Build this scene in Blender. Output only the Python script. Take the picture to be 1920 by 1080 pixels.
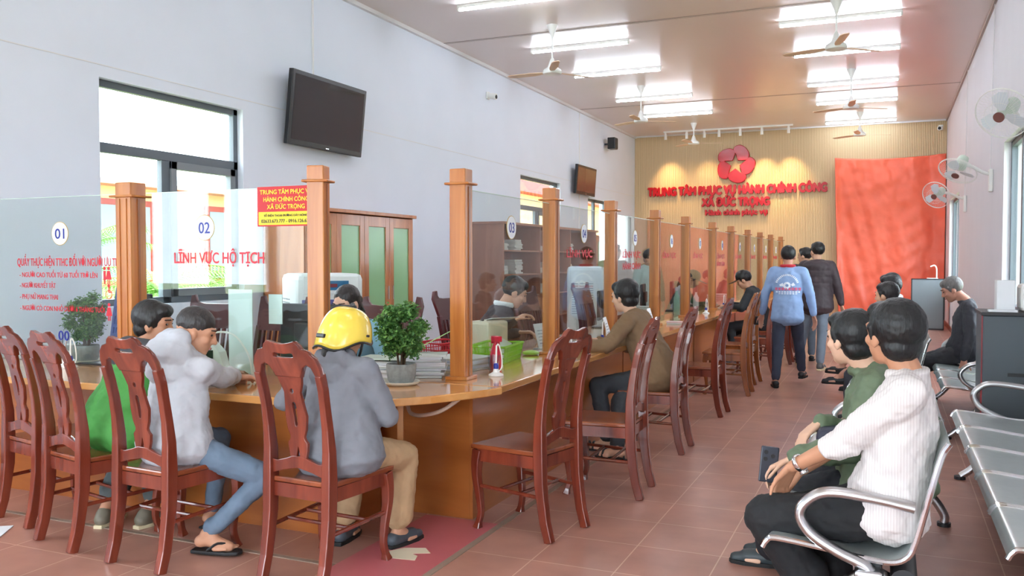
import bpy, bmesh, math, random
from mathutils import Vector as V, Matrix as M, Euler
S = bpy.context.scene
for o in list(bpy.data.objects): bpy.data.objects.remove(o)
COL = S.collection
R = math.radians

# ------------------------------------------------------------------ camera, world, exposure
YAW = math.atan(708/1640*math.cos(0.0323)); PIT = -math.atan(53/1640)
cam = bpy.data.cameras.new('camera'); camo = bpy.data.objects.new('camera', cam); COL.objects.link(camo)
cam.sensor_width = 36; cam.lens = 1640/1920*36; cam.clip_end = 300; cam.clip_start = .05
camo.location = (0, 0, 1.45); camo.rotation_euler = (math.pi/2+PIT, 0, YAW)
S.camera = camo
S.view_settings.view_transform = 'Standard'; S.view_settings.look = 'None'
S.view_settings.gamma = 1; S.view_settings.use_curve_mapping = False
S.view_settings.exposure = 0.92
SKY = 7.5; TUBE = 44.0
wd = bpy.data.worlds.new('sky'); S.world = wd; wd.use_nodes = True
bg = wd.node_tree.nodes['Background']; bg.inputs[0].default_value = (.80, .90, 1, 1); bg.inputs[1].default_value = SKY

# ------------------------------------------------------------------ materials
def lin(c):
    return tuple(((x/255)/12.92 if x/255 <= .04045 else ((x/255+.055)/1.055)**2.4) for x in c)+(1,)
MC = {}
def pbr(c, rough=.6, metal=0, var=.0, vscale=8, bump=0, bscale=30, spec=.5, coat=0, bstretch=(1, 1, 1), alpha=1, sub=0):
    k = ('p', c, rough, metal, var, vscale, bump, bscale, spec, coat, bstretch, alpha)
    if k in MC: return MC[k]
    m = bpy.data.materials.new('mat'); m.use_nodes = True; n = m.node_tree; b = n.nodes['Principled BSDF']; L = n.links
    b.inputs['Base Color'].default_value = lin(c); b.inputs['Roughness'].default_value = rough
    b.inputs['Metallic'].default_value = metal; b.inputs['Specular IOR Level'].default_value = spec
    b.inputs['Coat Weight'].default_value = coat; b.inputs['Coat Roughness'].default_value = .12
    if var or bump:
        tc = n.nodes.new('ShaderNodeTexCoord'); mp = n.nodes.new('ShaderNodeMapping'); L.new(tc.outputs['Object'], mp.inputs[0])
        mp.inputs['Scale'].default_value = bstretch
        if var:
            nz = n.nodes.new('ShaderNodeTexNoise'); nz.inputs['Scale'].default_value = vscale; nz.inputs['Detail'].default_value = 5
            L.new(mp.outputs[0], nz.inputs['Vector'])
            mr = n.nodes.new('ShaderNodeMapRange'); mr.inputs[1].default_value = .3; mr.inputs[2].default_value = .7
            mr.inputs[3].default_value = 1-var; mr.inputs[4].default_value = 1+var*.6; L.new(nz.outputs[0], mr.inputs[0])
            mx = n.nodes.new('ShaderNodeVectorMath'); mx.operation = 'SCALE'; mx.inputs[0].default_value = lin(c)[:3]
            L.new(mr.outputs[0], mx.inputs['Scale']); L.new(mx.outputs[0], b.inputs['Base Color'])
        if bump:
            nb = n.nodes.new('ShaderNodeTexNoise'); nb.inputs['Scale'].default_value = bscale; nb.inputs['Detail'].default_value = 4
            L.new(mp.outputs[0], nb.inputs['Vector'])
            bp = n.nodes.new('ShaderNodeBump'); bp.inputs['Strength'].default_value = bump; bp.inputs['Distance'].default_value = .01
            L.new(nb.outputs[0], bp.inputs['Height']); L.new(bp.outputs[0], b.inputs['Normal'])
    MC[k] = m; return m
def wood(c1, c2, axis='z', rough=.3, scale=10, coat=.3):
    k = ('w', c1, c2, axis, rough, scale)
    if k in MC: return MC[k]
    m = bpy.data.materials.new('wood'); m.use_nodes = True; n = m.node_tree; b = n.nodes['Principled BSDF']; L = n.links
    tc = n.nodes.new('ShaderNodeTexCoord'); mp = n.nodes.new('ShaderNodeMapping'); L.new(tc.outputs['Object'], mp.inputs[0])
    s = {'x': (.12, 1, 1), 'y': (1, .12, 1), 'z': (1, 1, .12)}[axis]; mp.inputs['Scale'].default_value = s
    nz = n.nodes.new('ShaderNodeTexNoise'); nz.inputs['Scale'].default_value = scale; nz.inputs['Detail'].default_value = 8; nz.inputs['Distortion'].default_value = 1.2
    L.new(mp.outputs[0], nz.inputs['Vector'])
    cr = n.nodes.new('ShaderNodeValToRGB'); cr.color_ramp.elements[0].position = .35; cr.color_ramp.elements[1].position = .68
    cr.color_ramp.elements[0].color = lin(c1); cr.color_ramp.elements[1].color = lin(c2)
    L.new(nz.outputs[0], cr.inputs[0]); L.new(cr.outputs[0], b.inputs['Base Color'])
    b.inputs['Roughness'].default_value = rough; b.inputs['Coat Weight'].default_value = coat; b.inputs['Coat Roughness'].default_value = .1
    MC[k] = m; return m
def emit(c, s):
    k = ('e', c, s)
    if k in MC: return MC[k]
    m = bpy.data.materials.new('lit'); m.use_nodes = True; n = m.node_tree; b = n.nodes['Principled BSDF']
    b.inputs['Base Color'].default_value = lin(c); b.inputs['Emission Color'].default_value = lin(c); b.inputs['Emission Strength'].default_value = s
    MC[k] = m; return m
def glassm(tint=(.93, .97, .955), ior=1.5, rough=0.0):
    k = ('g', tint, ior)
    if k in MC: return MC[k]
    m = bpy.data.materials.new('glass'); m.use_nodes = True; n = m.node_tree; n.nodes.clear(); L = n.links
    out = n.nodes.new('ShaderNodeOutputMaterial'); t = n.nodes.new('ShaderNodeBsdfTransparent'); g = n.nodes.new('ShaderNodeBsdfGlossy')
    t.inputs[0].default_value = tint+(1,); g.inputs['Roughness'].default_value = rough
    fr = n.nodes.new('ShaderNodeFresnel'); ge = n.nodes.new('ShaderNodeNewGeometry'); mr = n.nodes.new('ShaderNodeMapRange')
    mr.inputs[3].default_value = ior; mr.inputs[4].default_value = 1/ior; L.new(ge.outputs['Backfacing'], mr.inputs[0]); L.new(mr.outputs[0], fr.inputs[0])
    mx = n.nodes.new('ShaderNodeMixShader')
    L.new(fr.outputs[0], mx.inputs[0]); L.new(t.outputs[0], mx.inputs[1]); L.new(g.outputs[0], mx.inputs[2]); L.new(mx.outputs[0], out.inputs[0])
    MC[k] = m; return m
def tiles():
    m = bpy.data.materials.new('floor_tile'); m.use_nodes = True; n = m.node_tree; b = n.nodes['Principled BSDF']; L = n.links
    tc = n.nodes.new('ShaderNodeTexCoord'); mp = n.nodes.new('ShaderNodeMapping'); L.new(tc.outputs['Object'], mp.inputs[0])
    T = .415; mp.inputs['Location'].default_value = (1.57/T+20, -4.29/T+20, 0); mp.inputs['Scale'].default_value = (1/T, 1/T, 1)
    br = n.nodes.new('ShaderNodeTexBrick'); br.offset = 0; br.inputs['Scale'].default_value = 1; br.inputs['Brick Width'].default_value = 1; br.inputs['Row Height'].default_value = 1
    br.inputs['Mortar Size'].default_value = .008; br.inputs['Mortar Smooth'].default_value = .2; br.inputs['Bias'].default_value = 0
    br.inputs['Color1'].default_value = lin((184, 136, 120)); br.inputs['Color2'].default_value = lin((174, 124, 108)); br.inputs['Mortar'].default_value = lin((212, 178, 160))
    L.new(mp.outputs[0], br.inputs['Vector'])
    nz = n.nodes.new('ShaderNodeTexNoise'); nz.inputs['Scale'].default_value = 3.5; nz.inputs['Detail'].default_value = 8; L.new(tc.outputs['Object'], nz.inputs['Vector'])
    mr = n.nodes.new('ShaderNodeMapRange'); mr.inputs[1].default_value = .3; mr.inputs[2].default_value = .7; mr.inputs[3].default_value = .84; mr.inputs[4].default_value = 1.12; L.new(nz.outputs[0], mr.inputs[0])
    mx = n.nodes.new('ShaderNodeVectorMath'); mx.operation = 'SCALE'; L.new(br.outputs[0], mx.inputs[0]); L.new(mr.outputs[0], mx.inputs['Scale'])
    L.new(mx.outputs[0], b.inputs['Base Color']); b.inputs['Roughness'].default_value = .33
    bp = n.nodes.new('ShaderNodeBump'); bp.inputs['Strength'].default_value = .15; bp.inputs['Distance'].default_value = .01; L.new(nz.outputs[0], bp.inputs['Height']); L.new(bp.outputs[0], b.inputs['Normal'])
    return m

# ------------------------------------------------------------------ mesh building
class G:
    def __init__(s): s.v = []; s.f = []
    def add(s, vs, fs, X=None):
        n = len(s.v); s.v += [tuple(X@V(p)) if X else tuple(p) for p in vs]; s.f += [tuple(i+n for i in f) for f in fs]; return s
    def box(s, c, d, X=None, taper=1):
        x, y, z = d[0]/2, d[1]/2, d[2]/2; vs = []
        for k in (-1, 1):
            t = 1 if k < 0 else taper
            for a, b in ((-1, -1), (1, -1), (1, 1), (-1, 1)): vs.append((c[0]+a*x*t, c[1]+b*y*t, c[2]+k*z))
        return s.add(vs, [(3, 2, 1, 0), (4, 5, 6, 7), (0, 1, 5, 4), (1, 2, 6, 5), (2, 3, 7, 6), (3, 0, 4, 7)], X)
    def b2(s, a, b, X=None): return s.box([(a[i]+b[i])/2 for i in range(3)], [abs(b[i]-a[i]) for i in range(3)], X)
    def rings(s, R_, caps=True, X=None):
        n = len(R_[0]); vs = [p for r in R_ for p in r]; fs = []
        for i in range(len(R_)-1):
            for j in range(n):
                k = (j+1) % n; fs.append((i*n+j, i*n+k, (i+1)*n+k, (i+1)*n+j))
        if caps: fs.append(tuple(range(n-1, -1, -1))); fs.append(tuple((len(R_)-1)*n+j for j in range(n)))
        return s.add(vs, fs, X)
    def tube(s, pts, r, n=8, flat=None, side=None, X=None, closed=False, square=False):
        pts = [V(p) for p in pts]; N = len(pts); rr = r if isinstance(r, (list, tuple)) else [r]*N; RR = []
        u = None
        for i, p in enumerate(pts):
            if closed: t = pts[(i+1) % N]-pts[i-1]
            else: t = pts[min(i+1, N-1)]-pts[max(i-1, 0)]
            t.normalize()
            if side is not None: u = V(side)
            elif u is None: u = V((1, 0, 0)) if abs(t.x) < .9 else V((0, 1, 0))
            u = (u-t*u.dot(t)).normalized(); w = t.cross(u)
            ru = rr[i]; rw = rr[i]*(flat if flat else 1)
            if square: RR.append([p+u*ru*a+w*rw*b for a, b in ((-1, -1), (1, -1), (1, 1), (-1, 1))])
            else: RR.append([p+u*ru*math.cos(6.28318*j/n)+w*rw*math.sin(6.28318*j/n) for j in range(n)])
        if closed: RR.append(RR[0]); return s.rings(RR, False, X)
        return s.rings(RR, True, X)
    def cyl(s, a, b, r0, r1=None, n=16, X=None): return s.tube([a, b], [r0, r0 if r1 is None else r1], n, X=X)
    def lathe(s, prof, n=20, c=(0, 0, 0), X=None, caps=True):
        return s.rings([[(c[0]+r*math.cos(6.28318*j/n), c[1]+r*math.sin(6.28318*j/n), c[2]+z) for j in range(n)] for r, z in prof], caps, X)
    def ell(s, c, r, Rm=None, n=16, m=10, X=None):
        if not isinstance(r, (tuple, list)): r = (r, r, r)
        Rm = Rm or M.Identity(3); c = V(c); vs = [c+Rm@V((0, 0, -r[2]))]
        for i in range(1, m):
            a = -math.pi/2+math.pi*i/m
            for j in range(n):
                t = 6.28318*j/n; vs.append(c+Rm@V((r[0]*math.cos(a)*math.cos(t), r[1]*math.cos(a)*math.sin(t), r[2]*math.sin(a))))
        vs.append(c+Rm@V((0, 0, r[2]))); fs = []; q = len(vs)-1
        for j in range(n):
            k = (j+1) % n; fs.append((0, 1+k, 1+j)); fs.append((q, q-n+j, q-n+k))
            for i in range(m-2): fs.append((1+i*n+j, 1+i*n+k, 1+(i+1)*n+k, 1+(i+1)*n+j))
        return s.add(vs, fs, X)
    def cap(s, a, b, r0, r1, n=14):
        a = V(a); b = V(b); t = (b-a); L = t.length
        if L < 1e-5: return s.ell(a, r0)
        t /= L; P = []; rr = []
        for k in (-80, -55, -28, 0): P.append(a+t*r0*math.sin(R(k))); rr.append(r0*math.cos(R(k)))
        for k in (0, 28, 55, 80): P.append(b+t*r1*math.sin(R(k))); rr.append(r1*math.cos(R(k)))
        return s.tube(P, rr, n)
    def chain(s, pts, rr):
        for i in range(len(pts)-1): s.cap(pts[i], pts[i+1], rr[i], rr[i+1])
        return s
    def loft(s, cs, rx, ry, right, n=20):
        cs = [V(c) for c in cs]; N = len(cs); RR = []
        for i in range(N):
            t = (cs[min(i+1, N-1)]-cs[max(i-1, 0)]).normalized(); u = V(right[i] if isinstance(right, list) else right); u = (u-t*u.dot(t)).normalized(); w = t.cross(u)
            ring = lambda c, k: [c+u*rx[i]*k*math.cos(6.28318*j/n)+w*ry[i]*k*math.sin(6.28318*j/n) for j in range(n)]
            if i == 0: RR.append(ring(cs[i]-t*ry[i]*.55, .45)); RR.append(ring(cs[i]-t*ry[i]*.3, .83))
            RR.append(ring(cs[i], 1))
            if i == N-1: RR.append(ring(cs[i]+t*ry[i]*.3, .83)); RR.append(ring(cs[i]+t*ry[i]*.55, .45))
        return s.rings(RR)
    def prism(s, poly, z0, z1, X=None):
        n = len(poly); vs = [(p[0], p[1], z0) for p in poly]+[(p[0], p[1], z1) for p in poly]
        return s.add(vs, [tuple(range(n-1, -1, -1)), tuple(range(n, 2*n))]+[(j, (j+1) % n, n+(j+1) % n, n+j) for j in range(n)], X)
    def build(s, name, mat, parent=None, smooth=False, bev=0, loc=None, rz=0, fix=False):
        me = bpy.data.meshes.new(name); me.from_pydata(s.v, [], s.f)
        if fix:
            bm = bmesh.new(); bm.from_mesh(me); bmesh.ops.recalc_face_normals(bm, faces=bm.faces); bm.to_mesh(me); bm.free()
        return link(name, me, mat, parent, smooth, bev, loc, rz)
def link(name, me, mat, parent=None, smooth=False, bev=0, loc=None, rz=0):
    if mat:
        for q in (mat if isinstance(mat, list) else [mat]): me.materials.append(q)
    if smooth:
        me.polygons.foreach_set('use_smooth', [True]*len(me.polygons))
        if smooth != 2: me.set_sharp_from_angle(angle=R(40))
    o = bpy.data.objects.new(name, me); COL.objects.link(o)
    if parent: o.parent = parent
    if loc: o.location = loc
    o.rotation_euler.z = rz
    if bev:
        b = o.modifiers.new('bevel', 'BEVEL'); b.width = bev; b.segments = 2; b.limit_method = 'ANGLE'; b.angle_limit = R(40)
    return o
def T(name, label, cat, loc=(0, 0, 0), rz=0, group=None):
    o = bpy.data.objects.new(name, None); COL.objects.link(o); o.location = loc; o.rotation_euler = (0, 0, rz); o.empty_display_size = .1
    return tag(o, label, cat, group)
def tag(o, label, cat, group=None):
    o['label'] = label; o['category'] = cat
    if group: o['group'] = group
    return o
def struct(g, name, mat, **k):
    o = g.build(name, mat, **k)
    o['kind'] = 'structure'; return o
def dup(root, label, loc, rz=0, group=None, sc=None):
    r = root.copy(); COL.objects.link(r); r.location = loc; r.rotation_euler = (0, 0, rz); r['label'] = label
    if group: r['group'] = group
    if sc: r.scale = sc
    for c in root.children:
        d = c.copy(); COL.objects.link(d); d.parent = r
        for e in c.children: h = e.copy(); COL.objects.link(h); h.parent = d
    return r
def relabel(o, **mats):
    for c in o.children:
        if c.name.split('.')[0] in mats or 'all' in mats:
            me = c.data.copy(); me.materials.clear(); me.materials.append(mats.get(c.name.split('.')[0], mats.get('all'))); c.data = me
def flat(outline, holes, thick, fn, res=1, bev=0):
    cu = bpy.data.curves.new('c', 'CURVE'); cu.dimensions = '2D'; cu.fill_mode = 'BOTH'; cu.extrude = thick/2-bev; cu.bevel_depth = bev; cu.bevel_resolution = 1
    for L in [outline]+holes:
        sp = cu.splines.new('POLY'); sp.points.add(len(L)-1); sp.use_cyclic_u = True
        for i, p in enumerate(L): sp.points[i].co = (p[0], p[1], 0, 1)
    o = bpy.data.objects.new('t', cu); COL.objects.link(o); dg = bpy.context.evaluated_depsgraph_get(); me = bpy.data.meshes.new_from_object(o.evaluated_get(dg))
    bpy.data.objects.remove(o); bpy.data.curves.remove(cu)
    for v in me.vertices: v.co = fn(*v.co)
    me.update(); return me
def txt(name, s, mat, parent, X, w=None, h=None, ext=.001, bold=0, align='CENTER', label=None):
    # flat lettering fitted to width w / height h, placed by matrix X (x = reading direction, y = up)
    cu = bpy.data.curves.new('t', 'FONT'); cu.body = s; cu.size = 1; cu.extrude = .01; cu.align_x = 'LEFT'; cu.resolution_u = 3
    o = bpy.data.objects.new('t', cu); COL.objects.link(o); dg = bpy.context.evaluated_depsgraph_get(); me = bpy.data.meshes.new_from_object(o.evaluated_get(dg))
    bpy.data.objects.remove(o); bpy.data.curves.remove(cu)
    xs = [v.co.x for v in me.vertices]; x0, x1 = min(xs), max(xs); sh = (h or .1)/.73
    sw = w/(x1-x0) if w else sh; off = {'CENTER': (x0+x1)/2, 'LEFT': x0}[align]
    for v in me.vertices: v.co = X@V(((v.co.x-off)*sw, v.co.y*sh, v.co.z/.01*ext))
    if bold:
        bm = bmesh.new(); q = bold*sh*.8
        for k, (a, b_) in enumerate(((0, 0), (q, 0), (-q, 0), (0, q), (0, -q))):
            n0 = len(bm.verts); bm.from_mesh(me); bm.verts.ensure_lookup_table(); d = (X.to_3x3()@V((a, b_, ext*.04*k)))
            for v in bm.verts[n0:]: v.co += d
        bm.to_mesh(me); bm.free()
    me.update(); return link(name, me, mat, parent)
def fr(o, x, y, z):   # frame matrix: origin and three axes
    return M.Translation(V(o))@M((tuple(x), tuple(y), tuple(z))).transposed().to_4x4()
def spl(pts, k=6):
    P = [V(p) for p in pts]; P = [P[0]*2-P[1]]+P+[P[-1]*2-P[-2]]; out = []
    for i in range(1, len(P)-2):
        for j in range(k):
            t = j/k; a, b, c, d = P[i-1:i+3]
            out.append(.5*((2*b)+(c-a)*t+(2*a-5*b+4*c-d)*t*t+(3*b-a-3*c+d)*t**3))
    return out+[P[-2]]
random.seed(4)

# ------------------------------------------------------------------ palette
m_wall = pbr((228, 235, 248), .75, var=.02, vscale=1.5); m_wallr = pbr((222, 220, 226), .7, var=.02, vscale=2)
m_ceil = pbr((226, 214, 210), .28, var=.015, vscale=1.0, spec=.6)
m_white = pbr((236, 236, 232), .4); m_trim = pbr((228, 228, 230), .5); m_gframe = pbr((92, 100, 108), .45)
m_top = wood((198, 134, 70), (222, 166, 104), 'y', .12, 5, .6); m_topx = wood((198, 134, 70), (222, 166, 104), 'x', .12, 5, .6)
m_panel = wood((150, 82, 34), (180, 108, 52), 'x', .3, 4, .3); m_panely = wood((156, 86, 36), (184, 112, 56), 'y', .3, 4, .3)
m_post = wood((176, 102, 42), (206, 136, 68), 'z', .32, 9, .2)
m_red = wood((96, 36, 24), (136, 60, 40), 'z', .22, 9, .5); m_redx = wood((110, 48, 26), (150, 78, 44), 'y', .2, 8, .5)
m_org = wood((126, 66, 30), (164, 96, 48), 'z', .25, 9, .4); m_maroon = pbr((84, 22, 24), .3, coat=.4)
m_black = pbr((22, 22, 24), .35); m_dk = pbr((40, 41, 44), .45); m_screen = pbr((14, 13, 15), .06, spec=.8)
m_chrome = pbr((225, 226, 228), .12, 1); m_steel = pbr((206, 214, 213), .3, .6, var=.04, vscale=20); m_alu = pbr((200, 200, 202), .28, 1)
m_paper = pbr((240, 243, 246), .7); m_glass = glassm(); m_pane = glassm((.97, .985, .98))
m_txt = pbr((205, 24, 46), .4); m_blue = pbr((40, 52, 150), .4); m_gold = pbr((190, 160, 90), .4)
m_ac = pbr((232, 238, 236), .35); m_acg = pbr((150, 160, 166), .5)
# ------------------------------------------------------------------ room shell
XL, XR, YB, YF, H = -6.05, 1.15, 22.0, -5.0, 4.6
struct(G().b2((XL-.2, YF-.2, -.1), (XR+.2, YB+.2, 0)), 'floor', tiles())
struct(G().b2((XL-.2, YF-.2, H), (XR+.2, YB+.2, H+.1)), 'ceiling', m_ceil)
def wall_x(name, x0, x1, wins, mat):
    g = G(); y = YF-.2
    for (a, b, z0, z1) in wins:
        g.b2((x0, y, 0), (x1, a, H)); g.b2((x0, a, 0), (x1, b, z0)); g.b2((x0, a, z1), (x1, b, H)); y = b
    g.b2((x0, y, 0), (x1, YB+.2, H)); return struct(g, name, mat)
WL = [(-3.2, -1.5, 1.05, 2.97), (.6, 2.4, 1.05, 2.97), (5.36, 7.12, 1.05, 2.97), (14.4, 16.45, 1.05, 2.97), (18.2, 19.7, 1.05, 2.8)]
WR = [(-3.5, -1.7, .9, 2.75), (-.8, .9, .9, 2.75), (9.3, 11.1, .9, 2.75), (17.9, 20.6, .95, 2.7)]
wall_x('wall_left', XL-.22, XL, WL, m_wall); wall_x('wall_right', XR, XR+.22, WR, m_wallr)
g = G(); g.b2((XL-.2, YB, 0), (XR+.2, YB+.2, H)); x = XL
struct(g, 'wall_back', pbr((196, 168, 128), .6))
g = G(); x = XL+.01
while x < XR-.02: g.b2((x, YB-.018, .0), (x+.022, YB, H-.01)); x += .0365
struct(g, 'trim_1', pbr((224, 198, 156), .5))
g = G(); g.b2((XL, YF-.2, 0), (-4.6, YF, H)); g.b2((0, YF-.2, 0), (XR, YF, H)); g.b2((-4.6, YF-.2, 3.0), (0, YF, H)); struct(g, 'wall_front', m_wall)
g = G()
for y in (8.3, 17.6): g.b2((XL, y-.012, 0 if y > 9 else 2.9), (XL+.012, y+.012, H-.03))
g.b2((XL, YF, 3.07), (XL+.004, YB, 3.078)); struct(g, 'trim_2', m_trim)
g = G(); g.b2((XL, YF, H-.05), (XL+.05, YB, H)); g.b2((XL, YB-.06, H-.03), (XR, YB-.02, H)); struct(g, 'trim_3', m_trim)
g = G()
for y in (-1, 5.2, 11.4, 17.5): g.b2((XL, y-.006, H-.004), (XR, y+.006, H)); g.b2((XL, y+.05, H-.002), (XR, y+.054, H))
struct(g, 'trim_4', pbr((150, 136, 130), .6))
g = G(); g.b2((XR-.03, YF, H-.04), (XR, YB, H)); struct(g, 'trim_5', pbr((176, 160, 150), .5))
struct(G().b2((-2.4, 3.3, 0), (-1.95, 4.33, .003)), 'trim_6', pbr((196, 104, 110), .35, var=.06, vscale=6))
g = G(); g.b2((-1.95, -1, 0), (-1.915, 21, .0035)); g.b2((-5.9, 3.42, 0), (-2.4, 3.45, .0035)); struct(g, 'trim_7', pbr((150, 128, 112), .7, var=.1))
struct(G().b2((XL, YF, 0), (XL+.015, YB, .1)), 'baseboard_left', pbr((150, 92, 76), .4))
struct(G().b2((XR-.015, YF, 0), (XR, YB, .1)), 'baseboard_right', pbr((150, 92, 76), .4))
def window(n, side, w, trans, mull, tall):
    a, b, z0, z1 = w; x = (XL-.10) if side < 0 else (XR+.10)
    W = T('window_%d' % n, '', ''); del W['label']; del W['category']; W['kind'] = 'structure'
    W.location = (x, (a+b)/2, z0); g = G(); t = .06; hw = (b-a)/2; h = z1-z0
    g.b2((-t/2, -hw, 0), (t/2, -hw+t, h)); g.b2((-t/2, hw-t, 0), (t/2, hw, h)); g.b2((-t/2, -hw, 0), (t/2, hw, t)); g.b2((-t/2, -hw, h-t), (t/2, hw, h))
    if trans: g.b2((-t/2, -hw, trans-z0), (t/2, hw, trans-z0+.085))
    top = (trans-z0) if trans else h
    for y in mull: g.b2((-t/2, y-(a+b)/2-.05, 0), (t/2, y-(a+b)/2+.05, top))
    g.build('window_frame', m_gframe, W, bev=.004)
    if trans:   # the right-hand sash has its own inner frame
        y0 = mull[0]-(a+b)/2+.05; g = G()
        for p, q in (((-.02, y0, t), (.05, y0+.07, top)), ((-.02, hw-t-.07, t), (.05, hw-t, top)), ((-.02, y0, top-.07), (.05, hw-t, top)), ((-.02, y0, t), (.05, hw-t, t+.07))): g.b2(p, q)
        g.build('sash', pbr((122, 128, 134), .45), W, bev=.003)
    G().b2((-.003, -hw+t, t), (.003, hw-t, h-t)).build('pane', m_pane, W)
for i, w in enumerate(WL): window(i+1, -1, w, 2.36 if i != 4 else None, [(w[0]+w[1])/2-.09], 1)
for i, w in enumerate(WR): window(i+6, 1, w, None, [(w[0]+w[1])/2], 1)

# ------------------------------------------------------------------ ceiling: tubes, fans, cameras, spots
def tube_light(label, x, y):
    t = T('tube_light', label, 'ceiling light', (x, y, H-.0), 0, 'fluorescent tube lights on the ceiling')
    G().b2((-.75, -.02, -.045), (.75, .02, 0)).build('batten', m_white, t, bev=.004)
    G().cyl((-.73, 0, -.062), (.73, 0, -.062), .015, n=10).build('tube', emit((232, 242, 255), TUBE), t, smooth=True)
    for s in (-1, 1): G().box((s*.74, 0, -.05), (.025, .034, .05)).build('end_cap', m_white, t, bev=.003)
    return t
ords = ['nearest', 'second', 'third', 'fourth', 'fifth']
tl = None; first = None
LX = [9.78, 12.2, 14.12, 16.6, 18.65]; RX = [12.15, 14.05, 16.5, 18.5, 21.2]
labs = [('fluorescent tube on the ceiling, %s of the left-hand row in view' % ords[i], -4.2, y) for i, y in enumerate(LX)]
labs += [('fluorescent tube on the ceiling, %s of the right-hand row in view' % ords[i], -.64, y) for i, y in enumerate(RX)]
for i, y in enumerate((-3.2, 0, 3, 6.4)):
    labs.append(('ceiling tube of the left row out of view, %s from the entrance' % ords[i], -4.2, y))
    labs.append(('ceiling tube of the right row out of view, %s from the entrance' % ords[i], -.64, y))
labs.append(('ceiling tube of the right row just above the picture edge', -.64, 9.3))
for l, x, y in labs:
    if not first: first = tube_light(l, x, y)
    else: dup(first, l, (x, y, H), 0)
def ceiling_fan(label, x, y, zb, a0):
    t = T('ceiling_fan', label, 'ceiling fan', (x, y, H), 0, 'white ceiling fans'); d = zb-H
    G().lathe([(.01, -.17), (.02, -.16), (.03, -.12), (.07, -.02), (.075, 0)], 20).build('canopy', m_white, t, smooth=True)
    G().cyl((0, 0, -.15), (0, 0, d+.14), .012).build('rod', m_white, t, smooth=True)
    G().lathe([(.08, d-.03), (.12, d-.025), (.13, d+.0), (.12, d+.03), (.06, d+.07), (.03, d+.16), (.012, d+.19)], 24).build('motor', m_white, t, smooth=True)
    for k in range(3):
        A = M.Rotation(R(a0+120*k), 4, 'Z')@M.Translation((0, 0, d))@M.Rotation(R(8), 4, 'X')
        g = G(); g.prism([(.1, -.02), (.2, -.05), (.3, -.062), (.6, -.055), (.66, -.03), (.67, .03), (.62, .05), (.3, .055), (.2, .035), (.1, .02)], -.004, .004, X=A)
        g.build('blade', pbr((222, 190, 160), .4), t)
    return t
for l, x, y, z, a in (('white ceiling fan nearest on the left row, above the flat television', -4.2, 11.1, 3.97, 175), ('white ceiling fan in the middle of the left row, before the last tubes', -4.18, 15.6, 3.97, 150),
                      ('white ceiling fan at far left in front of the spotlight track', -4.19, 20.3, 4.14, 20), ('white ceiling fan nearest on the right row, rod cut by the picture top', -.63, 11.4, 4.03, 162),
                      ('white ceiling fan in the middle of the right row', -.62, 15.6, 3.97, 35), ('white ceiling fan above the orange curtain at the far right', -.62, 20.2, 4.12, 25)):
    ceiling_fan(l, x, y, z, a)
t = T('track_light', 'white spotlight track with seven heads above the red wall lettering', 'track light', (-3.6, 21.35, H))
G().b2((-1.55, -.018, -.035), (1.5, .018, 0)).build('track', m_white, t)
for i, x in enumerate((-1.5, -.98, -.55, -.2, .3, .8, 1.4)):
    h = G().cyl((x, 0, -.05), (x, .02, -.2), .033, .036).build('spot_head', m_white, t, smooth=True)
    G().b2((x-.02, -.02, -.06), (x+.02, .02, -.03)).build('bracket', m_white, h)
    ld = bpy.data.lights.new('spot_lamp', 'SPOT'); ld.energy = (90, 10, 50, 10, 60, 100, 100)[i]; ld.color = (1, .66, .3); ld.spot_size = R(62); ld.spot_blend = 1; ld.shadow_soft_size = .03
    lo = bpy.data.objects.new('spot_lamp', ld); COL.objects.link(lo); lo.parent = h; lo.location = (x, .024, -.215); lo.rotation_euler = (R(24), 0, 0)
def cctv(label, loc, rz):
    t = T('security_camera', label, 'security camera', loc, rz)
    G().b2((-.05, -.03, -.06), (.05, 0, .06)).build('mount', m_white, t, bev=.008)
    G().cyl((0, -.02, 0), (0, -.16, -.03), .045, .05).build('housing', m_white, t, smooth=True)
    G().ell((0, -.165, -.031), (.034, .014, .034)).build('lens', m_black, t, smooth=True)
cctv('small white security camera high on the left wall near the television', (XL, 13.0, 4.12), R(90))
cctv('white security camera in the far right corner above the orange curtain', (1.02, YB-.02, 4.42), R(-12))
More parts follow.
